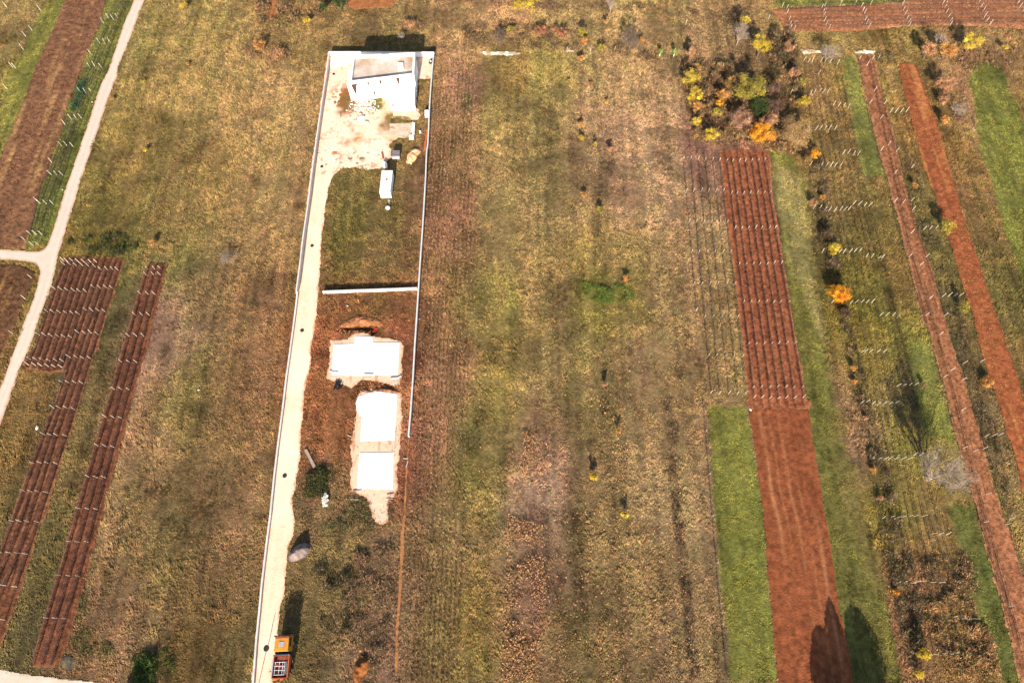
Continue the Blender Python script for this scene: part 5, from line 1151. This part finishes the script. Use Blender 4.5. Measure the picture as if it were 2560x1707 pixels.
def mound(name, label, cat, poly, h, mat, rough=.25, res=.12, cols=None, kind=None, pk=None):
    xs = [p[0] for p in poly]; ys = [p[1] for p in poly]; cx, cy = sum(xs)/len(xs), sum(ys)/len(ys)
    X, Y = np.meshgrid(np.arange(min(xs)-.5, max(xs)+.5, res), np.arange(min(ys)-.5, max(ys)+.5, res)); ny, nx = X.shape; x, y = X.ravel(), Y.ravel()
    d = sdist(x, y, poly)+.15*fbm(x, y, .9, 2, 3); mx = d.max(); k = np.clip(d/mx, 0, 1)
    z = h*np.clip(k*1.25, 0, 1)**.8*(1+rough*fbm(x, y, .8, 4, 4))+.02-.12*(k <= 0)
    i = np.arange((ny-1)*(nx-1)); r = i//(nx-1); c = i % (nx-1); a = r*nx+c; qd = np.stack([a, a+1, a+nx+1, a+nx], -1); qd = qd[(d[qd] > -.1).any(1)]
    us = np.unique(qd); mp = np.full(len(x), -1); mp[us] = np.arange(len(us)); V = np.stack([x-cx, y-cy, z], -1)[us]
    cc = None
    if cols:
        t = np.clip(.5+fbm(x, y, .7, 3, 3), 0, 1)[us][:, None]; cc = (lin(cols[0])*t+lin(cols[1])*(1-t))*K_GRAV*(1+.3*fbm(x, y, .3, 5, 2))[us][:, None]
    return tag(link(name, mesh_np(name, V, mp[qd], cc, True), mat, None, (cx, cy, 0)), label, cat, kind=kind)
mound('gravel_heap', 'wide white gravel heap filling the far left corner behind the driveway', 'heap', [tuple(hz(x, y, .4)) for x, y in ((90, 270), (150, 215), (280, 190), (300, 205), (400, 185), (520, 215), (575, 250), (560, 330), (470, 400), (330, 430), (240, 470), (120, 480), (85, 380))], 1.0, M['gravel'], .1, cols=((255, 240, 220), (250, 228, 200)))
mound('gravel_heap', 'pointed dark grey gravel heap beside the lower driveway', 'heap', cr(640, 1267, [(292, 440), (300, 400), (340, 365), (385, 335), (430, 325), (480, 335), (487, 370), (470, 410), (430, 440), (370, 475), (320, 490), (295, 475)]), 1.35, M['gravel'], .08, cols=((104, 92, 88), (140, 126, 118)))
mound('sand_heap', 'tan sand heap between the grey skip and the right wall', 'heap', cr(850, 270, [(1500, 1240), (1530, 1050), (1600, 950), (1700, 905), (1800, 925), (1830, 990), (1760, 1060), (1700, 1180), (1610, 1265)], 9.046), .6, M['gravel'], .8, cols=((244, 206, 150), (190, 130, 100)))
mound('earth_heap', 'raised orange earth heap near the bottom of the weedy plot', 'heap', wpts(P['heap']), .8, M['soil'], .4, cols=((150, 96, 50), (112, 66, 36)))
mound('earth_bank', 'orange earth bank behind the dark trench', 'heap', cr(800, 780, [(430, 150), (560, 120), (660, 60), (750, 50), (860, 90), (1000, 100), (1080, 150), (1140, 240), (1060, 262), (900, 245), (700, 250), (480, 262), (360, 255)], 7.127), .28, M['soil'], .9, cols=((186, 124, 80), (128, 88, 56)))
mound('earth_bank', 'dark earth lip along the top of the middle white slab', 'heap', cr(640, 850, [(940, 462), (980, 435), (1030, 455), (1090, 432), (1180, 425), (1300, 470), (1240, 476), (1100, 462), (1000, 470)]), .45, M['soil'], .4, cols=((150, 110, 84), (96, 66, 48)))
def stuffmesh(name, label, mb, mat):
    return tag(mb.build(name, mat), label, name.replace('_', ' '), kind='stuff')
# rubble in front of the house
rb = MB(); rs = random.Random(3)
for i in range(230):
    x = rs.gauss(800, 110); y = rs.gauss(1280, 80)
    c = hz(x, y, .1); a = rs.uniform(0, 6.28); rb.obox(c, (math.cos(a), math.sin(a)), rs.uniform(.15, .9), rs.uniform(.06, .25), rs.uniform(0, .2), rs.uniform(.2, .45))
tag(rb.build('rubble', M['stone']), 'loose pile of white broken boards and rubble before the house', 'rubble', kind='stuff')
rb = MB()
for i in range(60):
    x, y = rs.gauss(620, 10), rs.gauss(1432, 26); c = cr(640, 850, [(x, y)])[0]; a = rs.uniform(0, 6.28); rb.obox(c, (math.cos(a), math.sin(a)), rs.uniform(.2, .6), rs.uniform(.15, .4), 0, rs.uniform(.25, .5))
tag(rb.build('rubble', M['stone']), 'small pile of white rubble in the weeds below the slabs', 'rubble', kind='stuff')

def box_at(name, label, cat, pts, k, org_, z0, z1, mat, zt=None, bevel=.02, group=None):
    w_ = [at(org_[0]+x/k, org_[1]+y/k, z1 if zt is None else zt)[:2] for x, y in pts]; c = np.mean(w_, 0)
    mb = MB(); mb.prism([(p[0]-c[0], p[1]-c[1]) for p in w_], z0, z1); o = mb.build(name, mat, None, (c[0], c[1], 0), bevel=bevel); return tag(o, label, cat, group)
Y2 = (850, 270); K2 = 9.046
# low concrete kerb wall and block by the yard edge
box_at('low_wall', 'short white low wall at the right edge of the yard', 'wall', [(1645, 330), (1692, 330), (1680, 590), (1635, 590)], K2, Y2, -.1, .35, M['slab'])
box_at('concrete_block', 'white concrete block at the near end of the short low wall', 'block', [(1575, 612), (1665, 602), (1662, 685), (1562, 688)], K2, Y2, -.1, .5, M['slab'])
box_at('yard_slab', 'cream concrete pad beside the short low wall', 'paving', [(1120, 352), (1600, 352), (1600, 640), (1420, 672), (1130, 600)], K2, Y2, -.05, .06, M['creamslab'])
for pts, lb in (([(395, 205), (480, 175), (550, 180), (530, 250), (490, 285), (390, 245)], 'larger white bag lying below the rubble'), ([(560, 295), (640, 300), (645, 340), (560, 335)], 'smaller white bag lying below the rubble')):
    box_at('white_bag', lb, 'bag', pts, K2, Y2, 0, .45, M['white'], bevel=.12, group='white bags in the yard')
box_at('small_box', 'small white box lying in grass left of the right wall', 'box', [(1790, 515), (1830, 510), (1832, 550), (1792, 555)], K2, Y2, 0, .4, M['white'])
def ibc(label, pts, h):
    w_ = [at(Y2[0]+x/K2, Y2[1]+y/K2, h)[:2] for x, y in pts]; c = np.mean(w_, 0); t = thing('water_tank', label, 'tank', (c[0], c[1], 0)); pp = [(p[0]-c[0], p[1]-c[1]) for p in w_]
    MB().prism(pp, .12, h).build('tank_body', M['white'], t, bevel=.06); MB().prism([(x*1.03, y*1.03) for x, y in pp], 0, .115).build('pallet', M['plank'], t)
    MB().tube((.1, .1, h), (.1, .1, h+.08), .11, .11, 10).build('cap', M['blue'], t)
    cg = MB()
    for k in (.35, .7): cg.prism([(x*1.02, y*1.02) for x, y in pp], h*k, h*k+.03)
    cg.build('cage', M['lgrey'], t)
ibc('white water tank with blue cap against the right wall', [(1912, 45), (2000, 40), (2002, 150), (1915, 152)], 1.1)
ibc('white five-sided water tank between skip and driveway', [(1000, 1200), (1065, 1250), (1058, 1325), (945, 1290), (950, 1255)], .9)
# orange board leaning on the right wall
a = at(850+2000/K2, 270+455/K2, .9)[:2]; b = at(850+1950/K2, 270+940/K2, .9)[:2]
mb = MB(); u = (b-a)/np.hypot(*(b-a)); n2 = np.array([u[1], -u[0]]); n2 = n2 if n2[0] < 0 else -n2
L = np.hypot(*(b-a)); V = []
for s, (o1, z1) in ((0, (.10, .9)), (L, (.12, .9))):
    p = u*s; top = p+n2*o1; bot = p+n2*(.55 if s == 0 else .8); V += [(*bot, .02), (*(bot+n2*.05), .02), (*(top+n2*.05), z1), (*top, z1)]
mb.add(V, [(0, 1, 2, 3), (7, 6, 5, 4), (1, 5, 6, 2), (2, 6, 7, 3), (0, 4, 5, 1), (0, 3, 7, 4)]); o = mb.build('orange_board', M['orboard'], None, (a[0], a[1], 0)); tag(o, 'long orange board leaning against the right boundary wall', 'board')
# black tarpaulin heap in the far right corner
mound('black_tarp', 'crumpled black tarpaulin in the far right corner of the plot', 'tarpaulin', [tuple(hz(x, y, .3)) for x, y in ((2205, 260), (2205, 350), (2160, 405), (2120, 375), (2130, 320), (2170, 290))], .7, M['tarp'], .5)
p = hz(2160, 340, .75); mb = MB(); mb.tube((0, 0, .45), (0, 0, .75), .22, .2, 10).tube((0, 0, .75), (0, 0, .8), .12, .1, 8); o = mb.build('white_bucket', M['white'], None, (p[0], p[1], 0)); tag(o, 'white bucket on top of the black tarpaulin', 'bucket')
p = hz(1900, 290, .3); mb = MB(); mb.box(-.5, -.2, 0, .5, .2, .12).box(-.45, -.16, .12, .4, .16, .25); o = mb.build('board_stack', M['lgrey'], None, (p[0], p[1], 0)); tag(o, 'grey stack of boards in the shade right of the house', 'boards')
# grey skip
sk = [at(Y2[0]+x/K2, Y2[1]+y/K2, 1.0)[:2] for x, y in ((1195, 1150), (1330, 1135), (1372, 1060), (1358, 995), (1238, 1000), (1165, 1075))]
c = at(Y2[0]+1268/K2, Y2[1]+1085/K2, .5)[:2]; t = thing('waste_skip', 'dented grey skip with sloping lid behind the site cabin', 'skip', (c[0], c[1], 0), rz=.05)
mb = MB(); mb.add([(-.75, -.7, 0), (.75, -.7, 0), (.75, .7, 0), (-.75, .7, 0), (-.95, -.8, 1.0), (.9, -.8, 1.0), (.9, .8, 1.25), (-.8, .8, 1.25)], [(3, 2, 1, 0), (0, 1, 5, 4), (1, 2, 6, 5), (2, 3, 7, 6), (3, 0, 4, 7)]); mb.build('skip_body', M['lgrey'], t)
mb = MB(); mb.add([(-.85, -.1, 1.14), (.92, -.1, 1.14), (.95, .9, 1.32), (-.82, .9, 1.32), (-.85, -.1, 1.18), (.92, -.1, 1.18), (.95, .9, 1.36), (-.82, .9, 1.36)], [(0, 1, 5, 4), (1, 2, 6, 5), (2, 3, 7, 6), (3, 0, 4, 7), (4, 5, 6, 7), (3, 2, 1, 0)]); mb.build('lid', M['grey'], t)
mb = MB(); mb.box(-.97, -.86, .98, .92, -.80, 1.06); mb.build('rim', M['white'], t)
mb = MB(); mb.add([(-.93, -.78, .8), (.88, -.78, .8), (.9, -.1, .9), (-.85, -.1, .9)], [(0, 1, 2, 3)]); mb.build('contents', M['pinkstone'], t)
box_at('leaning_plank', 'red brown plank lying left of the grey skip', 'plank', [(930, 1000), (965, 995), (1000, 1140), (960, 1150)], K2, Y2, .05, .22, M['rust'], bevel=0)
# site cabin
CZ = (920, 400); CK = 11.2; ch = 2.4
cp = [at(CZ[0]+x/CK, CZ[1]+y/CK, ch)[:2] for x, y in ((318, 898), (618, 890), (690, 294), (386, 297))]
c = np.mean(cp, 0); t = thing('site_cabin', 'long white site cabin on the grass, rust spot on its roof', 'cabin', (c[0], c[1], 0)); pp = [(p[0]-c[0], p[1]-c[1]) for p in cp]
mb = MB(); mb.prism(pp, .18, ch-.10); mb.build('cabin_body', M['cabin'], t, bevel=.02)
mb = MB(); mb.prism([(x*1.01, y*1.004) for x, y in pp], ch-.098, ch); mb.build('cabin_roof', M['cabin'], t, bevel=.02)
mb = MB(); mb.prism([(x*.96, y*.98) for x, y in pp], 0, .178); mb.build('base_frame', M['grey'], t)
d = np.array(pp[1])-np.array(pp[0]); L = np.hypot(*d); d /= L; nn = np.array([d[1], -d[0]])
fx = lambda s, z, o: (pp[0][0]+d[0]*s+nn[0]*o, pp[0][1]+d[1]*s+nn[1]*o, z)
def fpanel(s0, s1, z0, z1, name, mat, o0=.0, o1=.04):
    mb = MB(); mb.add([fx(s0, z0, o1), fx(s1, z0, o1), fx(s1, z1, o1), fx(s0, z1, o1), fx(s0, z0, o0), fx(s1, z0, o0), fx(s1, z1, o0), fx(s0, z1, o0)], [(0, 1, 2, 3), (0, 4, 5, 1), (1, 5, 6, 2), (2, 6, 7, 3), (3, 7, 4, 0)]); return mb.build(name, mat, t)
fpanel(.45, .95, 1.75, 2.0, 'vent', M['grey']); fpanel(1.3, 2.1, .25, 2.15, 'door', M['cabin'], 0, .025)
rsx = MB()
for i in range(9):
    a = i*.7; rsx.tube((.1+.16*math.cos(a), .5+.2*math.sin(a), ch), (.1+.16*math.cos(a), .5+.2*math.sin(a), ch+.004+.001*i), .14, .12, 8)
rsx.build('rust_spot', M['rust'], t)
box_at('loose_plank', 'grey plank on the grass between the site cabin and the white ball', 'plank', [(560, 1110), (612, 1110), (618, 1250), (568, 1255)], CK, CZ, .02, .12, M['plank'], bevel=0)
p = at(CZ[0]+555/CK, CZ[1]+1335/CK, .45)[:2]
bpy.ops.mesh.primitive_uv_sphere_add(segments=20, ring_count=12, radius=.52, location=(p[0], p[1], .40)); o = bpy.context.object; o.name = 'white_ball_tank'; o.scale = (1, .9, .8); o.data.materials.append(M['white'])
for f in o.data.polygons: f.use_smooth = True
tag(o, 'round white container on the grass in front of the site cabin', 'container')
# ------------------------------------------------------------------ foundations
SZ = (800, 780); SK = 7.127
def slab(label, pts, k, org_, h):
    w_ = [at(org_[0]+x/k, org_[1]+y/k, h)[:2] for x, y in pts]; c = np.mean(w_, 0); t = thing('foundation_slab', label, 'slab', (c[0], c[1], 0), 'white concrete foundation slabs')
    MB().prism([(p[0]-c[0], p[1]-c[1]) for p in w_], -.1, h).build('slab', M['slab'], t, bevel=.015); return t, c
t, c = slab('largest white concrete slab, T-shaped, below the dark trench', [(205, 1112), (235, 700), (248, 575), (600, 565), (628, 430), (930, 437), (942, 547), (1415, 540), (1405, 800), (1382, 1118), (900, 1122), (640, 1125)], SK, SZ, .14)
def stub(pts, z1=.5):
    w_ = [at(SZ[0]+x/SK, SZ[1]+y/SK, .3)[:2] for x, y in pts]; mb = MB(); mb.prism([(p[0]-c[0], p[1]-c[1]) for p in w_], .1, z1); return mb
for pts, zz in (([(165, 1042), (205, 1040), (205, 1060), (165, 1058)], .4), ([(205, 1048), (320, 1058), (318, 1078), (205, 1068)], .45), ([(780, 1092), (948, 1096), (948, 1118), (780, 1114)], .5), ([(1255, 1168), (1385, 1158), (1385, 1178), (1255, 1190)], .45), ([(1385, 1158), (1440, 1125), (1446, 1140), (1390, 1178)], .45)):
    stub(pts, zz*.6).build('starter_wall', M['wallm'], t)
for j, (pts, lb) in enumerate((([(185, 1075), (300, 1078), (290, 1190), (165, 1185)], 'left one'), ([(790, 1120), (915, 1122), (910, 1200), (775, 1198)], 'middle one'), ([(1262, 1190), (1430, 1175), (1415, 1290), (1250, 1285)], 'right one'))):
    box_at('footing_pad', 'small pale footing pad along the T-shaped slab, ' + lb, 'pad', pts, SK, SZ, -.05, .10, M['creamslab'], group='footing pads')
slab('middle white concrete slab with a wavy far edge', [(930, 897), (942, 690), (905, 645), (888, 560), (915, 500), (1000, 470), (1100, 458), (1180, 470), (1255, 480), (1248, 700), (1234, 888), (1080, 893)], 3.564, (640, 850), .12)
slab('nearest white concrete slab, almost square', [(900, 1323), (912, 1140), (925, 1002), (1224, 1000), (1222, 1160), (1215, 1322), (1060, 1326)], 3.564, (640, 850), .12)
def timber(label, p, q_, wd, z, mat='plank', name='timber_board'):
    a = at(*p)[:2]; b = at(*q_)[:2]; c = (a+b)/2; mb = MB(); mb.obox((0, 0), b-a, np.hypot(*(b-a)), wd, 0.02, z); o = mb.build(name, M[mat], None, (c[0], c[1], 0)); tag(o, label, 'board')
C2 = lambda x, y: (640+x/3.564, 850+y/3.564)
timber('long weathered board lying on the red earth near the driveway', C2(442, 975), C2(522, 1132), .55, .14)
timber('short pale stick below the nearest slab, left one', C2(838, 1418), C2(915, 1422), .10, .1, 'stone', 'pale_stick'); timber('short pale stick below the nearest slab, right one', C2(1155, 1413), C2(1218, 1413), .10, .1, 'stone', 'pale_stick')
timber('grey board along the lower left edge of the nearest slab', C2(865, 1338), C2(945, 1330), .25, .12, 'grey'); timber('dark board at the lower right corner of the nearest slab', C2(1168, 1372), C2(1228, 1362), .18, .12, 'grey')
timber('small pale stick below the end of the right wall', C2(1312, 1055), C2(1354, 1055), .12, .1, 'stone', 'pale_stick'); timber('pale forked stick beside the dirt path', C2(1335, 1135), C2(1355, 1078), .1, .1, 'stone', 'pale_stick')
timber('thin pale stick left of the middle slab', C2(815, 845), C2(848, 862), .09, .1, 'stone', 'pale_stick')
# black scraps and red conduits by the trench
sc = MB(); c0 = C2(730, 395)
for i in range(26):
    q2 = at(c0[0]+rs.gauss(0, 4), c0[1]+rs.gauss(0, 7), .1); a = rs.uniform(0, 6.28); sc.obox(q2[:2], (math.cos(a), math.sin(a)), rs.uniform(.2, .7), rs.uniform(.05, .2), 0, rs.uniform(.1, .4))
tag(sc.build('scrap_heap', M['tarp']), 'small heap of black scraps under the T-shaped slab', 'scrap', kind='stuff')
mb = MB(); pr = None
for x, y, z in ((930, 270, .1), (980, 300, .3), (960, 330, .1), (940, 350, -.2), (990, 345, .1), (1010, 300, .35), (960, 290, .2)):
    q2 = at(SZ[0]+x/SK, SZ[1]+y/SK, z)
    if pr is not None: mb.tube(pr, tuple(q2), .05, .05, 5)
    pr = tuple(q2)
tag(mb.build('red_conduit', M['red']), 'tangled red cable conduit at the right end of the trench', 'conduit')

# ------------------------------------------------------------------ manholes and the modelled shadow line on the driveway
MH = [(834.5, 186, .32, 'farthest manhole cover, near the gravel heap'), (804.7, 417, .32, 'second manhole cover, level with the grey skip'), (780.3, 614.6, .33, 'third manhole cover, beside the walled grass plot'), (755.3, 826, .35, 'fourth manhole cover, left of the T-shaped slab'), (712, 1188.7, .36, 'fifth manhole cover, left of the nearest slab'), (666, 1620, .42, 'nearest manhole cover, beside the orange truck')]
for x, y, r, lb in MH:
    q2 = at(x, y); t = thing('manhole_cover', 'dark round %s, set in the pale driveway' % lb.split(',')[0].replace(' cover', ' cover')+lb[lb.find(','):].replace(',', ''), 'manhole', (q2[0], q2[1], .035), 'manhole covers along the driveway')
    t['label'] = 'dark ' + lb
    mb = MB(); mb.tube((0, 0, 0), (0, 0, .05), r*1.12, r*1.12, 24); mb.build('frame', M['iron'], t)
    mb = MB(); mb.tube((0, 0, .051), (0, 0, .07), r*.95, r*.93, 24)
    for k in range(-2, 3): mb.box(-r*.7, k*r*.3-.02, .07, r*.7, k*r*.3+.02, .08)
    mb.build('lid', M['iron'], t)
mb = MB(); pts = [(682, 1560), (676, 1590), (670, 1614), (665, 1630), (657, 1665), (648, 1705), (640, 1740)]  # dark tube laid in place of a thin shadow on the gravel
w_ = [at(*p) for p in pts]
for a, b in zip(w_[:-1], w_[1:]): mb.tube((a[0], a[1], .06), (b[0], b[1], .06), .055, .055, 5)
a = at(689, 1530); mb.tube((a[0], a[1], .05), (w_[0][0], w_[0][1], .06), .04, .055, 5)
tag(mb.build('shadow_line', M['grey']), 'thin dark tube standing in for a shadow across the driveway past the nearest manhole', 'shadow line')

# ------------------------------------------------------------------ tipper truck
TZ = (640, 1560); TK = 10.667
fr = at(TZ[0]+700/TK, TZ[1]+350/TK, 2.9)[:2]; bk = at(TZ[0]+615/TK, TZ[1]+1440/TK, 2.3)[:2]
dv = fr-bk; Lb = np.hypot(*dv); rz = math.atan2(dv[1], dv[0])-math.pi/2
t = thing('tipper_truck', 'orange tipper truck with yellow cab parked on the driveway edge', 'truck', (bk[0], bk[1], 0), rz=rz)
# local: x right, y forward; y=0 is the tailgate
CL = Lb
mb = MB(); yb, yf = CL-2.05, CL     # cab
mb.add([(-1.2, yb, .75), (1.2, yb, .75), (1.2, yf+.35, .75), (-1.2, yf+.35, .75), (-1.2, yb, 1.7), (1.2, yb, 1.7), (1.2, yf+.33, 1.7), (-1.2, yf+.33, 1.7), (-1.12, yb+.05, 2.9), (1.12, yb+.05, 2.9), (1.08, yf, 2.9), (-1.08, yf, 2.9)],
       [(3, 2, 1, 0), (0, 1, 5, 4), (1, 2, 6, 5), (2, 3, 7, 6), (3, 0, 4, 7), (4, 5, 9, 8), (5, 6, 10, 9), (6, 7, 11, 10), (7, 4, 8, 11), (8, 9, 10, 11)])
cab = mb.build('cab', M['yellow'], t, bevel=.05)
mb = MB(); mb.box(-.42, yb+.75, 2.905, .42, yb+1.45, 2.96); mb.build('roof_hatch', M['lgrey'], cab)
mb = MB(); mb.add([(-1.02, yf+.345, 1.75), (1.02, yf+.345, 1.75), (.98, yf+.05, 2.75), (-.98, yf+.05, 2.75)], [(0, 1, 2, 3)]); mb.build('windscreen', M['glass'], cab)
for s in (-1, 1):
    mb = MB(); mb.add([(s*1.21, yb+.7, 1.75), (s*1.21, yf+.15, 1.75), (s*1.13, yf-.1, 2.65), (s*1.14, yb+.7, 2.65)], [(0, 1, 2, 3)]); mb.build('side_window', M['glass'], cab)
    mb = MB(); mb.box(s*1.22 if s > 0 else s*1.5, yf+.2, 1.7, s*1.5 if s > 0 else s*1.22, yf+.38, 2.5); mb.tube((s*1.1, yf+.2, 2.6), (s*1.45, yf+.28, 2.55), .03, .03, 5); mb.build('mirror', M['black'], cab)
    mb = MB(); mb.box(s*.85-.15, yf+.46, .7, s*.85+.15, yf+.5, .9); mb.build('headlight', M['white'], t)
mb = MB(); mb.box(-1.2, yf+.352, .45, 1.2, yf+.46, 1.0); mb.build('bumper', M['orange'], t, bevel=.03)
mb = MB(); mb.box(-1.1, yf-.1, 2.96, 1.1, yf+.18, 3.02); mb.build('sun_visor', M['rusty'], t)
mb = MB(); mb.box(-.45, -.2, .6, -.3, yf-.2, .85).box(.3, -.2, .6, .45, yf-.2, .85).box(-1.1, yb-.65, .86, 1.1, yb-.1, 1.9); mb.build('chassis', M['black'], t)
mb = MB(); mb.tube((1.0, yb-.9, .75), (1.0, 2.9, .75), .28, .28, 10); mb.build('fuel_tank', M['lgrey'], t)
mb = MB()
for z in (.8, 1.05): mb.box(1.2, 2.2, z, 1.25, yb-.8, z+.06)
mb.build('side_rail', M['lgrey'], t)
# tipper body: open box
y0, y1 = 0.0, yb-.55; z0, z1 = 1.25, 2.3; W_ = 1.27; th = .08
mb = MB(); mb.box(-W_, y0, z0-.12, W_, y1, z0); mb.build('bed_floor', M['rusty'], t)
for s in (-1, 1):
    mb = MB(); a, b = sorted((s*W_, s*(W_-th))); mb.box(a, y0, z0+.002, b, y1, z1)
    for k in range(7): yy = y0+.3+k*(y1-y0-.6)/6; a2, b2 = sorted((s*(W_+.002), s*(W_+.07))); mb.box(a2, yy-.05, z0-.05, b2, yy+.05, z1-.1)
    mb.build('bed_side', M['orange'], t)
    mb = MB(); a, b = sorted((s*(W_+.05), s*(W_-th-.03))); mb.box(a, y0, z1+.002, b, y1, z1+.07); mb.build('top_rail', M['lgrey'] if s < 0 else M['orange'], t)
mb = MB(); mb.box(-W_+th+.002, y1-.09, z0+.002, W_-th-.002, y1-.002, z1+.35); mb.build('headboard', M['rusty'], t)
mb = MB(); mb.box(-W_-.05, y1+.002, z1+.15, W_+.05, y1+.12, z1+.3); mb.build('headboard_rail', M['lgrey'], t)
mb = MB(); mb.box(-W_+th+.002, y0, z0+.002, W_-th-.002, y0+.08, z1-.1); mb.build('tailgate', M['orange'], t)
# metal frame and boards lying in the bed
mb = MB(); fz = 2.05
for xx in (-.92, -.25, .28, .62): mb.box(xx-.022, .5, fz, xx+.022, y1-.95, fz+.07)
for yy in (.5, .5+(y1-1.45)*.36, .5+(y1-1.45)*.68, y1-1.0): mb.box(-1.0, yy-.03, fz+.072, .7, yy+.03, fz+.12)
mb.build('load_frame', M['white'], t)
mb = MB(); mb.box(.70, .5, 1.3, .98, y1-.9, 2.0); mb.build('load_beam', M['grey'], t)
mb = MB()
for k in range(3): mb.box(-1.05+k*.55, .6+k*.15, 1.27, -.62+k*.55, y1-1.2-k*.2, 1.5+.06*k)
mb.build('load_boards', M['orange'], t)
mb = MB(); mb.box(-.95, -.28, 1.9, -.35, -.05, 2.15).box(.1, -.3, 1.9, .55, -.05, 2.2); mb.build('rear_brackets', M['orboard'], t)
for yy, two in ((yf-.85, False), (1.1, True), (2.4, True)):
    for s in (-1, 1):
        w0 = thing('wheel', None, None); w0.parent = t; w0.location = (s*1.05, yy, .5)
        del_ = MB(); del_.tube((-.17 if not two else -.3, 0, 0), (.17 if not two else .3, 0, 0), .5, .5, 20); ty = del_.build('tyre', M['black'], w0)
        rm = MB(); rm.tube((s*.16 if not two else s*.29, 0, 0), (s*.19 if not two else s*.32, 0, 0), .28, .24, 14); rm.build('rim', M['lgrey'], w0)
# loose bright stones scattered on open ground
for i, (x, y, r, lb) in enumerate(((93, 1069, 1.0, 'pale oval stone in the grass left of the four-row vineyard'), (157, 475, .5, 'small pale stone on the left verge of the road'), (231, 256, .5, 'pale stone between the green strip and road bend'), (2231, 231, .6, 'white stone on the weedy verge near the far end of the red strips'), (2436, 326, .5, 'white stone in the right meadow'), (1876, 1024, .7, 'white stone at the near left corner of the seven red rows'), (869, 765, .5, 'pale stone on the red earth above the trench'), (497, 975, .5, 'pale stone alone in the left meadow'))):
    q2 = at(x, y); bpy.ops.mesh.primitive_ico_sphere_add(subdivisions=2, radius=.35*r, location=(q2[0], q2[1], .08)); o = bpy.context.object; o.name = 'field_stone'; o.scale = (.8, 1.3, .6); o.rotation_euler = (0, 0, i*.7)
    for v in o.data.vertices: v.co *= rs.uniform(.85, 1.15)
    o.data.materials.append(M['stone']); tag(o, lb, 'stone')
